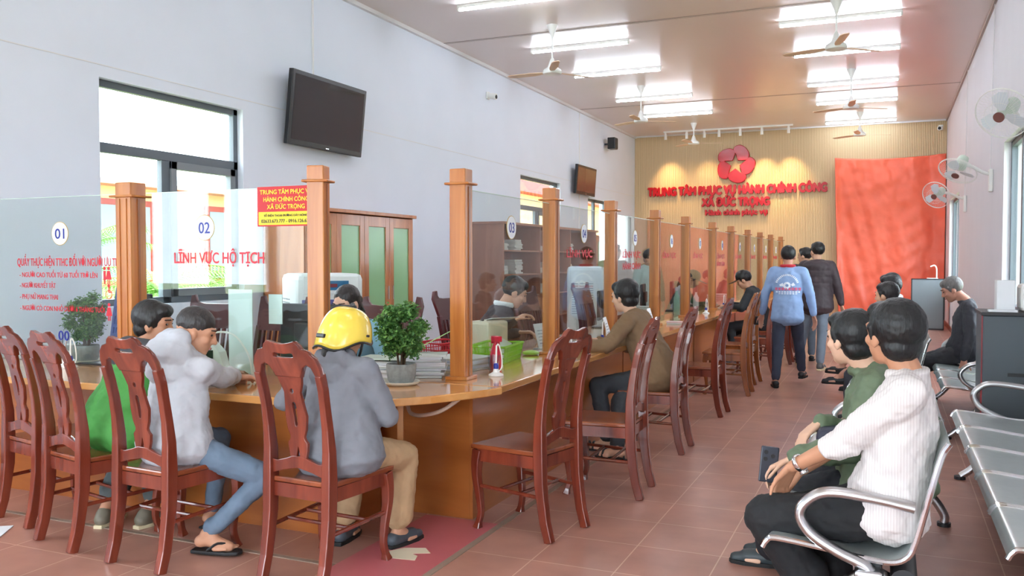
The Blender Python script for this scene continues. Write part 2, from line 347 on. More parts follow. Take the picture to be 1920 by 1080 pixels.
# wall fans
def wall_fan(label, y, z, head, aim, cl=(128, 84, 78)):
    t = T('wall_fan', label, 'wall fan', (XR, y, z), 0, 'white wall fans on the right wall')
    G().b2((-.05, -.05, -.22), (0, .05, .06)).build('bracket', m_white, t, bev=.015)
    hd = V(head); G().tube(spl([(-.04, 0, 0), (-.12, 0, .03), hd*.55+V((-.05, 0, .04)), hd]), .022).build('arm', m_white, t, smooth=True)
    d = V(aim).normalized(); q = d.to_track_quat('Y', 'Z').to_matrix().to_4x4(); X = M.Translation(hd)@q
    G().lathe([(.03, -.14), (.06, -.12), (.075, -.05), (.075, .03), (.03, .05)], 18, X=X@M.Rotation(R(-90), 4, 'X')).build('motor', pbr((205, 220, 205), .4), t, smooth=True)
    g = G(); rr = .225
    for r_, yy in ((rr, .1), (rr, .085), (rr*.55, .16), (rr*.55, .045)):
        g.tube([(r_*math.cos(6.2832*k/36), yy, r_*math.sin(6.2832*k/36)) for k in range(36)], .004 if r_ == rr else .0015, 5, closed=True, X=X)
    for k in range(44):
        c, s_ = math.cos(6.2832*k/44), math.sin(6.2832*k/44)
        g.tube([(.05*c, .17, .05*s_), (rr*.6*c, .155, rr*.6*s_), (rr*c, .1, rr*s_), (rr*.6*c, .045, rr*.6*s_), (.06*c, .04, .06*s_)], .001, 4, X=X)
    g.build('cage', m_white, t)
    for k in range(3):
        A = X@M.Translation((0, .1, 0))@M.Rotation(R(120*k+20), 4, 'Y')@M.Rotation(R(18), 4, 'X')
        G().prism([(.03, -.02), (.08, -.06), (.16, -.075), (.2, -.02), (.19, .04), (.1, .05), (.03, .02)], -.0015, .0015, X=A@M.Rotation(R(90), 4, 'X')).build('blade', pbr((222, 228, 234), .3), t)
    G().cyl((0, .165, 0), (0, .178, 0), .045, X=X, n=24).build('badge', pbr(cl, .4), t, smooth=True)
    g = G(); g.cyl((-.03, 0, .06), (-.012, 0, H-z-.02), .005, n=6); g.build('cable', m_trim, t)
wall_fan('white wall fan nearest the camera at the right picture edge', 8.75, 2.62, (-.24, -.15, .12), (-.45, -.75, -.5))
wall_fan('white wall fan in the middle of the right wall', 12.2, 2.5, (-.36, .0, .12), (-.42, -.6, -.95))
wall_fan('white wall fan farthest along, in front of the orange curtain edge', 16.2, 2.45, (-.42, -.15, .1), (-.5, -.85, -.45))
# televisions, speaker
def tv(label, y0, y1, z0, z1, ts, mat, sm):
    w, h = y1-y0, z1-z0
    t = T('television', label, 'television', (XL, (y0+y1)/2, z0), 0)
    G().b2((.001, -.15, h*.3), (.08, .15, h*.75)).build('wall_bracket', m_dk, t)
    X = M.Translation((.065, 0, 0))@M.Rotation(R(ts), 4, 'Y')
    G().b2((0, -w/2, 0), (.06, w/2, h), X=X).build('bezel', mat, t, bev=.008)
    G().b2((.0605, -w/2+.045, .06), (.062, w/2-.045, h-.045), X=X).build('screen', sm, t)
    G().b2((.0605, -.03, .018), (.063, .03, .028), X=X).build('badge', m_chrome, t)
    return t
tv('large black flat television tilted down high on the left wall', 7.68, 9.1, 2.7, 3.5, 6, m_black, m_screen)
tv('smaller brown-tinted television far along the left wall', 17.05, 18.3, 2.82, 3.42, 4, m_black, pbr((98, 66, 52), .25))
t = T('wall_speaker', 'small black speaker high on the left wall before the wood-slatted wall', 'speaker', (XL, 19.4, 3.98))
G().b2((.1, -.12, 0), (.28, .12, .26)).build('cabinet', m_black, t, bev=.012); G().b2((0, -.02, .1), (.1, .02, .14)).build('bracket', m_dk, t)
G().b2((.281, -.1, .02), (.286, .1, .24)).build('grille', m_dk, t)
# ------------------------------------------------------------------ wall lettering, emblem
def wx(x, z, y=YB-.02): return fr((x, y, z), (1, 0, 0), (0, 0, 1), (0, -1, 0))
m_sign = pbr((176, 8, 22), .3, spec=.35, coat=.08)
t = T('wall_lettering', 'red raised lettering across the wood-slatted far wall', 'sign', (-3.55, YB-.02, 2.5))
def wl(s, x, z, w, h, b=.085):
    X = fr((x+3.55, -.03, z-2.5), (1, 0, 0), (0, 0, 1), (0, -1, 0)); txt('letter_line', s, m_sign, t, X, w, h, .028, b)
wl('TRUNG TÂM PHỤC VỤ HÀNH CHÍNH CÔNG', -3.53, 3.07, 4.3, .21); wl('XÃ ĐỨC TRỌNG', -3.5, 2.78, 1.62, .2); wl('Hành chính phục vụ', -3.48, 2.56, 1.48, .13)
t = T('emblem', 'glossy red star emblem with five rounded petals above the lettering', 'emblem', (-3.5, YB-.02, 3.79))
st = [((.27 if k % 2 == 0 else .115)*math.cos(R(90+36*k)), (.27 if k % 2 == 0 else .115)*math.sin(R(90+36*k))) for k in range(10)]
for k in range(5):
    a0 = 90+72*k; P = lambda r, a: (r*math.cos(R(a0+a)), r*math.sin(R(a0+a)))
    o_ = [P(.275, 2), P(.12, 36), P(.262, 69), P(.30, 75), P(.38, 77), P(.44, 69), P(.47, 56), P(.45, 40), P(.41, 22), P(.35, 8)]
    o2 = [tuple(p) for p in [(q.x, q.y) for q in spl([V((a, b, 0)) for a, b in o_[3:]]+[V((o_[0][0], o_[0][1], 0))], 4)]]
    me = flat([o_[0], o_[1], o_[2]]+o2[:-1], [], .05, lambda x, y, z: (x, -.03-.04*k/5*0+z*-1-.02, y), bev=.012)
    link('petal', me, m_sign, t)
# orange curtain
g = G(); nx, nz = 110, 100; vs = []
import mathutils.noise as NZ
for j in range(nz+1):
    for i in range(nx+1):
        u, w = i/nx, j/nz; x = -1.2+2.33*u; z = .02+3.8*w-.06*math.sin(math.pi*u)*w
        x += .12*(1-w)**1.2*(1-u)*1.0; fold = .03+.05*(u > .0)
        y = 21.82+.02*math.sin(u*9)+.05*NZ.noise((u*5, w*1.2, 3))+.09*NZ.noise((u*9+w*4, w*2, 1))*(1-.5*w)+.03*NZ.noise((u*6-w*9, w*11, 7))+.07*math.exp(-((u-.93+.18*(1-w)*.5)/.05)**2)*math.sin(3*w+1)
        y += .012*NZ.noise((u*20, w*25, 5))-.06*math.exp(-(u/.04)**2)
        vs.append((x, y, z))
g.add(vs, [(j*(nx+1)+i, j*(nx+1)+i+1, (j+1)*(nx+1)+i+1, (j+1)*(nx+1)+i) for j in range(nz) for i in range(nx)])
o = g.build('curtain', pbr((240, 108, 80), .42, var=.08, vscale=3, bump=.8, bscale=6), smooth=2); tag(o, 'large wrinkled orange-red cloth curtain hanging over the far right wall', 'curtain')
sm = o.modifiers.new('s', 'SOLIDIFY'); sm.thickness = .004
struct(G().b2((1.08, YB-.15, 0), (XR, YB-.02, 3.7)), 'door_1', pbr((70, 62, 56), .5))
# ------------------------------------------------------------------ counters
ctop = .76
pl = [(-5.98, 3.55), (-2.9, 3.53), (-2.7, 3.545), (-2.5, 3.59), (-2.36, 3.65), (-2.24, 3.74), (-2.12, 3.88), (-2.02, 4.06), (-1.95, 4.2), (-1.915, 4.31), (-2.9, 4.31), (-2.9, 4.62), (-5.98, 4.62)]
o = G().prism(pl, ctop-.04, ctop).build('worktop', m_topx, bev=.006); tag(o, 'golden wood worktop with the curved front corner, left arm of the counter', 'worktop')
o = G().b2((-2.85, 4.315, ctop-.04), (-1.94, 21.0, ctop)).build('worktop', m_top, bev=.006); tag(o, 'long golden wood worktop running to the far wall', 'worktop')
t = T('counter', 'orange-brown wooden counter front below the left worktop', 'counter', (-4.3, 3.8, 0))
G().b2((-1.68, 0, 0), (1.62, .02, ctop-.041)).build('front_panel', m_panel, t)
G().b2((-1.68, .02, .0), (-1.66, .7, ctop-.041)).build('side_panel', m_panely, t); G().b2((1.6, .02, .0), (1.62, .5, ctop-.041)).build('side_panel', m_panely, t)
t = T('counter', 'long wooden counter base running beside the row of chairs to the back', 'counter', (-2.12, 4.36, 0))
G().b2((-.02, 0, 0), (0, 16.6, ctop-.041)).build('front_panel', m_panely, t)
G().b2((-.62, 0, 0), (-.021, .02, ctop-.041)).build('end_panel', m_panel, t)
G().b2((-.62, .021, .1), (-.6, 16.6, ctop-.041)).build('rear_panel', m_panely, t)
for k in range(1, 11): G().b2((-.001, k*1.5-.02, 0), (.006, k*1.5-.012, ctop-.042)).build('joint_strip', pbr((120, 66, 30), .5), t)
o = G().box((0, .12, (ctop-.041)/2), (.03, .26, ctop-.041)).build('support_board', wood((176, 112, 58), (196, 136, 80), 'z', .4, 8), loc=(-2.30, 3.88, 0), rz=R(30)); tag(o, 'upright board on edge under the curved end of the worktop', 'support board')
o = G().tube(spl([(-2.5, 4.3, .62), (-2.42, 4.2, .60), (-2.32, 4.15, .605), (-2.2, 4.15, .64), (-2.1, 4.2, .715)]), .011).build('conduit', pbr((206, 180, 160), .5), smooth=True); tag(o, 'pale cable conduit curving under the worktop corner', 'cable')
# posts
def post(label, x, y, top=1.97, w=.1, rz=0, sc=1):
    t = T('wooden_post', label, 'post', (x, y, ctop), rz, 'wooden posts standing on the counter'); h = top-ctop
    G().b2((-w/2, -w/2, 0), (w/2, w/2, h)).build('shaft', m_post, t, bev=.006)
    g = G(); g.box((0, 0, h-.085), (w*1.55, w*1.3, .014)); g.build('collar', m_post, t, bev=.006)
    G().b2((-w/2-.02, -w/2-.02, 0), (w/2+.02, w/2+.02, .02)).build('foot', m_post, t, bev=.004)
    for s in (-1, 1): G().b2((s*w*.22-.006, -w/2-.006, .03), (s*w*.22+.006, -w/2, h-.1)).build('bead', m_post, t) if w > .12 else None
    G().b2((w/2, -.008, .02), (w/2+.006, .008, h-.1)).build('groove_strip', wood((140, 78, 32), (160, 96, 46), 'z'), t)
    return t
post('thick wooden post between glass 01 and 02, left of the counter', -4.33, 4.06, 1.925, .125)
post('wooden post behind the yellow helmet, right edge of glass 02', -2.92, 4.05, 1.97, .098, R(14))
PY = [4.52, 5.98, 7.47, 9.06, 10.56, 12.3, 13.85, 15.6, 17.2, 18.8, 20.6]
nm = ['first', 'second', 'third', 'fourth', 'fifth', 'sixth', 'seventh', 'eighth', 'ninth', 'tenth', 'last']
for i, y in enumerate(PY): post('wooden post on the long worktop, %s counted from the corner' % nm[i], -2.27, y)
# glass screens
def disc(par, X, num):
    G().lathe([(.077, -.001), (.077, .0015)], 32, X=X).build('disc_rim', m_gold, par); G().lathe([(.073, -.001), (.073, .0025)], 32, X=X).build('number_disc', m_paper, par)
    txt('number', num, m_blue, par, X@M.Translation((0, -.033, .0035)), .085, .068, .0006, .015)
def pane(label, a, b, z1=1.86, z0=.785):
    a = V(a+(0,)); b = V(b+(0,)); d = (b-a); w = d.length; ang = math.atan2(d.y, d.x)
    t = T('glass_screen', label, 'glass screen', (a.x, a.y, ctop), ang, 'glass screens between the posts')
    G().b2((0, -.004, z0-ctop), (w, .004, z1-ctop)).build('glass', m_glass, t)
    G().b2((0, -.0045, z1-ctop-.004), (w, .0045, z1-ctop)).build('polished_edge', pbr((200, 225, 215), .2), t)
    return t
def dx(s, z): return fr((s, -.006, z-ctop), (1, 0, 0), (0, 0, 1), (0, -1, 0))
t = pane('glass screen numbered 01 with five red lines for priority visitors', (-5.98, 4.08), (-4.33, 4.06))
s0 = 5.98
def ln(s, x0, x1, z, h, b=.012): txt('red_text', s, m_txt, t, dx((x0+x1)/2+s0, z), x1-x0, h, .0008, b)
disc(t, dx(-4.95+s0, 1.62), '01')
ln('QUẦY THỰC HIỆN TTHC ĐỐI VỚI NGƯỜI ƯU TIÊN', -5.36, -4.40, 1.41, .052, .012)
ln('- NGƯỜI CAO TUỔI TỪ 60 TUỔI TRỞ LÊN', -5.34, -4.62, 1.335, .033); ln('- NGƯỜI KHUYẾT TẬT', -5.34, -5.0, 1.265, .033)
ln('- PHỤ NỮ MANG THAI', -5.34, -4.98, 1.19, .033); ln('- NGƯỜI CÓ CON NHỎ DƯỚI 6 THÁNG TUỔI', -5.34, -4.56, 1.115, .033)
for k, z in enumerate((1.36, 1.25, 1.13)):
    X = dx(-4.52+s0, z); g = G()
    g.lathe([(.012, 0), (.012, .001)], 12, X=X@M.Translation((0, .035, 0)))
    if k == 1:
        g.lathe([(.03, 0), (.024, .001)], 16, X=X@M.Translation((0, -.02, 0)), caps=False); g.box((0, .01, 0), (.01, .03, .001), X=X); g.box((.012, -.005, 0), (.03, .008, .001), X=X)
    else:
        g.prism([(-.012, .02), (.012, .02), (.026, -.035), (-.026, -.035)], 0, .001, X=X); g.box((-.007, -.05, 0), (.008, .03, .001), X=X); g.box((.007, -.05, 0), (.008, .03, .001), X=X)
        if k == 0: g.lathe([(.012, 0), (.012, .001)], 12, X=X@M.Translation((-.035, .035, 0))); g.box((-.035, -.01, 0), (.022, .06, .001), X=X); g.box((-.035, -.05, 0), (.012, .03, .001), X=X)
    g.build('pictogram', m_txt, t)
t = pane('glass screen numbered 02 with one red line of capitals', (-4.2, 4.06), (-2.97, 4.04)); s0 = 4.2
disc(t, dx(-3.73+s0, 1.64), '02'); ln('LĨNH VỰC HỘ TỊCH', -3.97, -3.29, 1.43, .066, .025)
nums = ['03', '04', '05', '06', '07', '08', '09', '10', '11', '12']
for i, n_ in enumerate(nums):
    t = pane('glass screen numbered %s between posts on the long worktop' % n_, (-2.27, PY[i]+.05), (-2.27, PY[i+1]-.05)); w = PY[i+1]-PY[i]-.1
    disc(t, dx(w*.49, 1.66), n_)
    if 0 < i:
        txt('red_text', 'LĨNH VỰC', m_txt, t, dx(w*.42, 1.47), .62, .06, .0008, .03)
        if i in (2, 5): txt('red_text', 'HÀNH CHÍNH', m_txt, t, dx(w*.42, 1.36), .62, .06, .0008, .03)
# red and yellow poster on glass 02
t = T('notice_poster', 'red and yellow printed notice fixed to glass 02 beside the post', 'poster', (-3.13, 4.035, 1.64))
G().b2((-.2, 0, 0), (.2, .004, .225)).build('red_sheet', pbr((200, 22, 34), .45), t); G().b2((-.19, -.002, .008), (.19, .0, .082)).build('yellow_band', pbr((240, 214, 40), .45), t)
def ps(s, z, w, h, m_, y=-.0015): txt('print', s, m_, t, fr((0, y, z), (1, 0, 0), (0, 0, 1), (0, -1, 0)), w, h, .0006, .02)
my = pbr((248, 222, 60), .45)
ps('TRUNG TÂM PHỤC VỤ', .182, .36, .026, my); ps('HÀNH CHÍNH CÔNG', .14, .31, .026, my); ps('XÃ ĐỨC TRỌNG', .098, .26, .026, my)
ps('SỐ ĐIỆN THOẠI ĐƯỜNG DÂY NÓNG', .055, .3, .012, m_black, -.0035); ps('02633.673.777 - 0916.126.679', .02, .34, .02, m_black, -.0035)
# ------------------------------------------------------------------ carved chairs
def sy(z):   # back curve of the chair
    P = [(0, -.262), (.12, -.228), (.3, -.205), (.45, -.2), (.6, -.2), (.75, -.215), (.9, -.248), (1.0, -.28), (1.1, -.315)]
    for (a, b), (c, d) in zip(P, P[1:]):
        if z <= c: t = (z-a)/(c-a); t = max(0, t); return b+(d-b)*t
    return P[-1][1]
def sm2(pts, k=5, closed=True):
    P = [V((a, b, 0)) for a, b in pts]; n = len(P); out = []
    for i in range(n):
        a, b, c, d = P[i-1], P[i], P[(i+1) % n], P[(i+2) % n]
        for j in range(k):
            t = j/k; q = .5*((2*b)+(c-a)*t+(2*a-5*b+4*c-d)*t*t+(3*b-a-3*c+d)*t**3); out.append((q.x, q.y))
    return out
def mirror(h): return h+[(-x, z) for x, z in reversed(h)]
def dining_chair(label, loc, rz, m=m_red, ms=m_redx, group='carved wooden chairs along the counter'):
    t = T('dining_chair', label, 'chair', loc, rz, group)
    m_ = lambda x, y, z: (x, sy(y)+z, y)
    crest = mirror([(0, 1.078), (.04, 1.083), (.075, 1.092), (.095, 1.078), (.105, 1.058), (.14, 1.048), (.168, 1.02), (.183, .98), (.188, .9), (.163, .9), (.158, .945), (.143, .982), (.118, .996), (.092, .98), (.078, .955), (.068, .935)])[:-1]
    hole = sm2([(-.045, 1.018), (.045, 1.018), (.06, 1.028), (.05, 1.044), (0, 1.04), (-.05, 1.044), (-.06, 1.028)], 3)
    link('crest_rail', flat(crest, [hole], .03, m_, bev=.004), m, t, True)
    spl_ = mirror([(.068, .94), (.058, .9), (.043, .86), (.05, .8), (.058, .75), (.05, .69), (.036, .655), (.04, .64), (.054, .625), (.05, .59), (.04, .55), (.044, .53)])
    h1 = [(.013*math.cos(a/10*6.283), .865+.014*math.sin(a/10*6.283)) for a in range(10)]
    h2 = sm2([(-.011, .81), (.011, .81), (.012, .76), (.009, .71), (0, .70), (-.009, .71), (-.012, .76)], 3); h3 = sm2([(0, .615), (.012, .57), (.012, .555), (-.012, .555), (-.012, .57)], 3)
    link('back_splat', flat(spl_, [h1, h2, h3], .018, m_, bev=.003), m, t, True)
    rail = mirror([(0, .515), (.08, .5), (.165, .475), (.168, .54), (.12, .535), (.07, .548), (.03, .562)])+[]
    link('lower_rail', flat(rail, [], .024, m_, bev=.003), m, t, True)
    for s in (-1, 1):
        zs = [0, .1, .2, .3, .4, .47, .6, .7, .8, .88, .95]; pts = [(s*(.17+(.004 if z > .8 else 0)), sy(z), z) for z in zs]
        G().tube(pts, [.019, .02, .021, .023, .024, .024, .021, .018, .017, .017, .017], 4, flat=1.25, side=(1, 0, 0), square=True).build('rear_leg', m, t, bev=.005)
    for s in (-1, 1):
        pts = spl([(s*.195, .185, .43), (s*.2, .195, .36), (s*.198, .197, .28), (s*.19, .185, .18), (s*.187, .178, .09), (s*.19, .19, .035), (s*.192, .198, 0)], 3)
        n = len(pts); rr = [.027-.012*min(1, i/(n*.62)) if i < n*.8 else .015+.010*(i-n*.8)/(n*.2) for i in range(n)]
        G().tube(pts, rr, 4, side=(1, 0, 0), square=True).build('front_leg', m, t, bev=.005)
    G().prism([(-.185, -.205), (.185, -.205), (.22, .225), (-.22, .225)], .435, .46).build('seat', ms, t, bev=.007)
    g = G(); g.b2((-.19, .185, .37), (.19, .205, .434)); g.b2((-.165, -.205, .37), (.165, -.185, .434))
    for s in (-1, 1): g.prism([(s*.165, -.19), (s*.185, -.19), (s*.205, .19), (s*.185, .19)], .37, .434)
    g.build('apron', m, t)
    for s in (-1, 1): G().tube([(s*.175, -.21, .225), (s*.192, .18, .235)], .0105, 8).build('stretcher', m, t, smooth=True)
    G().tube([(-.185, .06, .23), (.185, .06, .23)], .01, 8).build('stretcher', m, t, smooth=True); G().tube([(-.18, -.08, .23), (.18, -.08, .23)], .01, 8).build('stretcher', m, t, smooth=True)
    return t
c1 = dining_chair('carved reddish chair cut off by the left picture edge', (-4.36, 3.55, 0), R(-12))
def ch(label, x, y, rz, m=None): 
    c = dup(c1, label, (x, y, 0), R(rz))
    if m: relabel(c, all=m)
    return c
ch('carved reddish chair under the person in the green jacket', -3.80, 3.36, -13)
ch('carved reddish chair under the person in the grey hoodie and jeans', -3.22, 3.29, -4)
ch('carved reddish chair under the person in the yellow helmet', -2.42, 3.42, -4)
ch('empty carved chair standing alone before the counter corner', -1.79, 4.37, 76)
ch('empty carved chair seen side-on, second along the aisle', -1.63, 5.27, 92)
ch('carved chair under the person in the brown jacket', -1.66, 6.6, 90)
ch('empty dark carved chair beyond the brown jacket person', -1.66, 8.28, 88)
ch('light brown carved chair in the middle of the aisle row', -1.62, 9.65, 91, m_org)
ch('orange-brown carved chair nearest before the two red ones', -1.66, 10.55, 86, m_org)
ch('dark red carved chair, nearer of two before the person in the black cap', -1.6, 11.65, 90)
ch('dark red carved chair under the person in the black cap', -1.5, 12.75, 90)
ch('carved chair farthest back, half hidden by the person in the light blue jacket', -1.6, 14.4, 92)
# clerk chairs (wide dark red backs with ear tips)
def clerk_chair(label, loc, rz):
    t = T('clerk_chair', label, 'chair', loc, rz, 'dark red chairs behind the counter')
    P = mirror([(0, 1.1), (.1, 1.1), (.17, 1.108), (.19, 1.13), (.2, 1.17), (.23, 1.165), (.245, 1.1), (.235, 1.02), (.22, .92)]); f_ = lambda x, y, z: (x, sy(y)+z, y)
    link('back_panel', flat(P, [], .03, f_, bev=.004), m_maroon, t, True)
    for k in range(7): G().tube([(-.165+.055*k, sy(z), z) for z in (.5, .7, .93)], .011, 4, side=(1, 0, 0), square=True).build('slat', m_maroon, t)
    for s in (-1, 1):
        G().tube([(s*.215, sy(z), z) for z in (0, .2, .45, .7, .95)], .019, 4, side=(1, 0, 0), square=True).build('rear_leg', m_maroon, t, bev=.004)
        G().tube([(s*.21, .2, 0), (s*.21, .2, .43)], .02, 4, side=(1, 0, 0), square=True).build('front_leg', m_maroon, t, bev=.004)
    G().b2((-.23, -.21, .43), (.23, .23, .46)).build('seat', m_maroon, t, bev=.006); G().b2((-.2, -.215, .47), (.2, -.195, .52)).build('lower_rail', m_maroon, t)
    return t
cc = clerk_chair('dark red wide-backed chair behind glass 02, left one', (-4.85, 5.1, 0), R(184))
for l, x, y, r in (('dark red wide-backed chair between glass 02 and the first air cooler', -4.2, 5.08, 178), ('dark red slatted chair behind the clerk in the light blue shirt', -3.38, 5.36, 188), ('dark red chair behind the counter, side-on left of the corner post', -3.35, 7.0, 262), ('dark red chair behind glass 04', -3.2, 8.4, 262), ('dark red chair behind glass 05', -3.15, 10.1, 265)):
    dup(cc, l, (x, y, 0), R(r))
# ------------------------------------------------------------------ metal benches (face local +Y)
PR = [(.285, .40), (.27, .425), (.24, .438), (.1, .425), (-.05, .405), (-.15, .40), (-.2, .425), (-.225, .48), (-.26, .62), (-.30, .78), (-.325, .83)]
def bench(label, loc, rz, n, pitch, arms):
    t = T('waiting_bench', label, 'bench', loc, rz, 'perforated steel waiting benches')
    P = spl([(0, a, b) for a, b in PR], 4); wd_ = pitch-.035
    for k in range(n):
        x0 = k*pitch+.018; N = len(P); g = G()
        vs = [(x0, p.y, p.z) for p in P]+[(x0+wd_, p.y, p.z) for p in P]
        vs += [(v[0], v[1]-.004, v[2]-.008) for v in vs]; fs = []
        for i in range(N-1): fs += [(i, i+1, N+i+1, N+i), (2*N+i, 3*N+i, 3*N+i+1, 2*N+i+1), (i, 2*N+i, 2*N+i+1, i+1), (N+i, N+i+1, 3*N+i+1, 3*N+i)]
        fs += [(0, N, 3*N, 2*N), (N-1, 3*N-1, 4*N-1, 2*N-1)]
        s_ = g.add(vs, fs).build('seat', m_steel, t, smooth=True, fix=True)
        for x in (x0, x0+wd_): G().tube([(x, p.y, p.z-.004) for p in P], .011, 8).build('edge_tube', m_chrome, s_, smooth=True)
    G().b2((.03, -.12, .32), (n*pitch-.03, -.04, .385)).build('beam', m_dk, t, bev=.008)
    G().cyl((.02, -.19, .33), (n*pitch-.02, -.19, .33), .045).build('rear_tube', m_dk, t, smooth=True)
    for x in (.12, n*pitch-.12):
        g = G(); g.tube(spl([(x, -.08, .33), (x, .02, .25), (x, .16, .08), (x, .23, .02)], 4), .024, 10, side=(1, 0, 0)); g.tube(spl([(x, -.08, .33), (x, -.22, .26), (x, -.36, .15), (x, -.42, .06), (x, -.42, .02)], 4), .024, 10, side=(1, 0, 0))
        l = g.build('leg', m_alu, t, smooth=True); G().cyl((x, .235, 0), (x, .235, .02), .035).build('foot', m_dk, l); G().cyl((x, -.42, 0), (x, -.42, .02), .035).build('foot', m_dk, l)
    for k in arms:
        x = k*pitch; P_ = spl([(x, -.22, .60), (x, -.1, .618), (x, .04, .628), (x, .11, .605), (x, .155, .545), (x, .12, .475), (x, .03, .42), (x, -.07, .375), (x, -.09, .32)], 5)
        G().tube(P_, .026, 12, flat=.75, side=(1, 0, 0)).build('armrest', m_alu, t, smooth=True)
        if k == 0: G().b2((-.04, -.125, .05), (.04, -.03, .37)).build('leg_post', m_alu, t, bev=.012)
    return t
bench('steel bench carrying the person in the white striped shirt', (-.13, 3.27, 0), R(90), 4, .53, [0, 4])
bench('steel bench carrying the person in the black hood and white mask', (-.02, 7.6, 0), R(90), 6, .56, [0, 6])
bench('empty shiny steel bench nearest along the right wall', (.68, 3.47, 0), R(90), 5, .62, [5])
bench('steel bench under the seated old person in black, by the right wall', (.68, 7.75, 0), R(90), 4, .60, [0, 4])
# ------------------------------------------------------------------ cabinets, coolers, kiosks
t = T('cabinet', 'wooden cabinet with pale green glass doors against the left wall', 'cabinet', (-6.0, 7.35, 0))
cw = wood((170, 98, 50), (198, 126, 74), 'z', .3, 7)
g = G(); g.b2((0, 0, 0), (.52, .02, 1.96)); g.b2((0, 2.2, 0), (.52, 2.22, 1.96)); g.b2((0, 0, 0), (.02, 2.22, 1.96)); g.b2((0, .02, .0), (.5, 2.2, .08)); g.build('carcass', cw, t, bev=.004)
G().b2((0, -.03, 1.96), (.56, 2.25, 2.0)).build('top_board', cw, t, bev=.006)
for k in range(4):
    y0 = .02+k*.545; g = G()
    for a, b in (((.5, y0, .08), (.53, y0+.09, 1.95)), ((.5, y0+.455, .08), (.53, y0+.54, 1.95)), ((.5, y0+.09, 1.83), (.53, y0+.455, 1.95)), ((.5, y0+.09, .08), (.53, y0+.455, .2)), ((.5, y0+.09, .75), (.53, y0+.455, .85))): g.b2(a, b)
    d = g.build('door', cw, t, bev=.004)
    G().b2((.508, y0+.09, .85), (.514, y0+.455, 1.83)).build('door_glass', pbr((150, 198, 148), .22), d)
    G().b2((.53, y0+(.05 if k % 2 else .49), .98), (.545, y0+(.065 if k % 2 else .505), 1.14)).build('handle', m_chrome, d)
t = T('bookshelf', 'open wooden shelf unit with paper stacks behind glass 03', 'shelf', (-6.0, 12.3, 0))
bw = wood((150, 96, 74), (174, 118, 92), 'z', .4, 6)
g = G(); g.b2((0, 0, 0), (.55, .03, 2.0)); g.b2((0, 4.6, 0), (.55, 4.63, 2.0)); g.b2((0, 0, 0), (.015, 4.63, 2.0))
for k in (1, 2, 3): g.b2((.015, k*1.54-.015, 0), (.55, k*1.54+.015, 2.0))
g.build('carcass', bw, t); G().b2((0, -.04, 2.0), (.58, 4.67, 2.04)).build('top_board', bw, t, bev=.005)
g = G()
for z in (.05, .45, .85, 1.2, 1.58): g.b2((.02, .03, z), (.54, 4.6, z+.022)); 
g.build('shelf_boards', bw, t)
first = None; n_ = 0
for z in (.872, 1.222, 1.602):
    for y in (.2, .75, 1.75, 2.25, 3.3):
        h = random.uniform(.06, .2); t = T('paper_stack', 'stack of white documents in the open shelf unit, %s board, %s bay' % ({.872: 'lower', 1.222: 'middle', 1.602: 'upper'}[z], {.2: 'first near', .75: 'first far', 1.75: 'second near', 2.25: 'second far', 3.3: 'third'}[y]), 'documents', (-5.75, 12.35+y, z), 0, 'document stacks on the shelf unit')
        g = G(); zz = 0
        while zz < h: q = random.uniform(.015, .04); g.box((random.uniform(-.02, .02), random.uniform(0, .03)+.15, zz+q/2), (.28, random.uniform(.24, .32), q*.92)); zz += q
        g.build('papers', pbr((222, 222, 216), .7, var=.1), t)
t = T('filing_cabinet', 'tall wooden cabinet with a green glass door behind glass 04', 'cabinet', (-6.0, 17.0, 0))
G().b2((0, 0, 0), (.5, 1.5, 1.95)).build('carcass', cw, t, bev=.005)
for k in range(2): d = G().b2((.5, .03+k*.73, .05), (.525, .73+k*.73, 1.92)).build('door', cw, t, bev=.005); G().b2((.526, .12+k*.73, .9), (.53, .64+k*.73, 1.82)).build('door_glass', pbr((170, 200, 160), .1), d)
def cooler(label, loc, rz, w=.46, d=.42, h=1.3):
    t = T('air_cooler', label, 'air cooler', loc, rz, 'white air coolers behind the counter')
    G().b2((-w/2, -d/2, .06), (w/2, d/2, h)).build('body', m_ac, t, bev=.05, smooth=False)
    G().b2((-w/2+.05, d/2, h-.17), (w/2-.05, d/2+.012, h-.02)).build('top_panel', m_ac, t, bev=.005)
    p = G().b2((-w/2+.14, d/2+.012, h-.14), (w/2-.12, d/2+.018, h-.06)).build('control_panel', pbr((50, 110, 150), .2), t)
    G().b2((-.05, d/2+.018, h-.115), (.01, d/2+.02, h-.085)).build('display', pbr((120, 40, 50), .3), p)
    v = G().b2((-w/2+.04, d/2, h-.62), (w/2-.04, d/2+.008, h-.22)).build('outlet', pbr((98, 100, 160), .35), t, bev=.02)
    g = G()
    for k in range(9): g.b2((-w/2+.08, d/2+.008, h-.58+k*.04), (w/2-.08, d/2+.014, h-.575+k*.04))
    g.build('louvres', pbr((60, 60, 100), .4), v)
    for s in (-1, 1):
        g = G()
        for c in range(3):
            for r_ in range(14): g.b2((s*w/2, -d/2+.06+c*.1, h-.62+r_*.03), (s*(w/2+.004), -d/2+.14+c*.1, h-.61+r_*.03))
        g.build('side_grille', pbr((150, 158, 156), .5), t)
    g = G()
    for x in (-1, 1):
        for y in (-1, 1): g.cyl((x*(w/2-.05)-.01, y*(d/2-.05), .035), (x*(w/2-.05)+.01, y*(d/2-.05), .035), .035)
    g.build('castors', m_dk, t); return t
cooler('white air cooler with blue control panel behind the yellow helmet', (-4.62, 6.45, 0), R(-130), .58, .62, 1.33)
cooler('white air cooler with side louvres behind glass 04', (-3.75, 11.2, 0), R(-70), .62, .5, 1.36)
t = T('kiosk_cabinet', 'dark grey metal cabinet between the right-hand benches', 'cabinet', (.62, 7.08, 0))
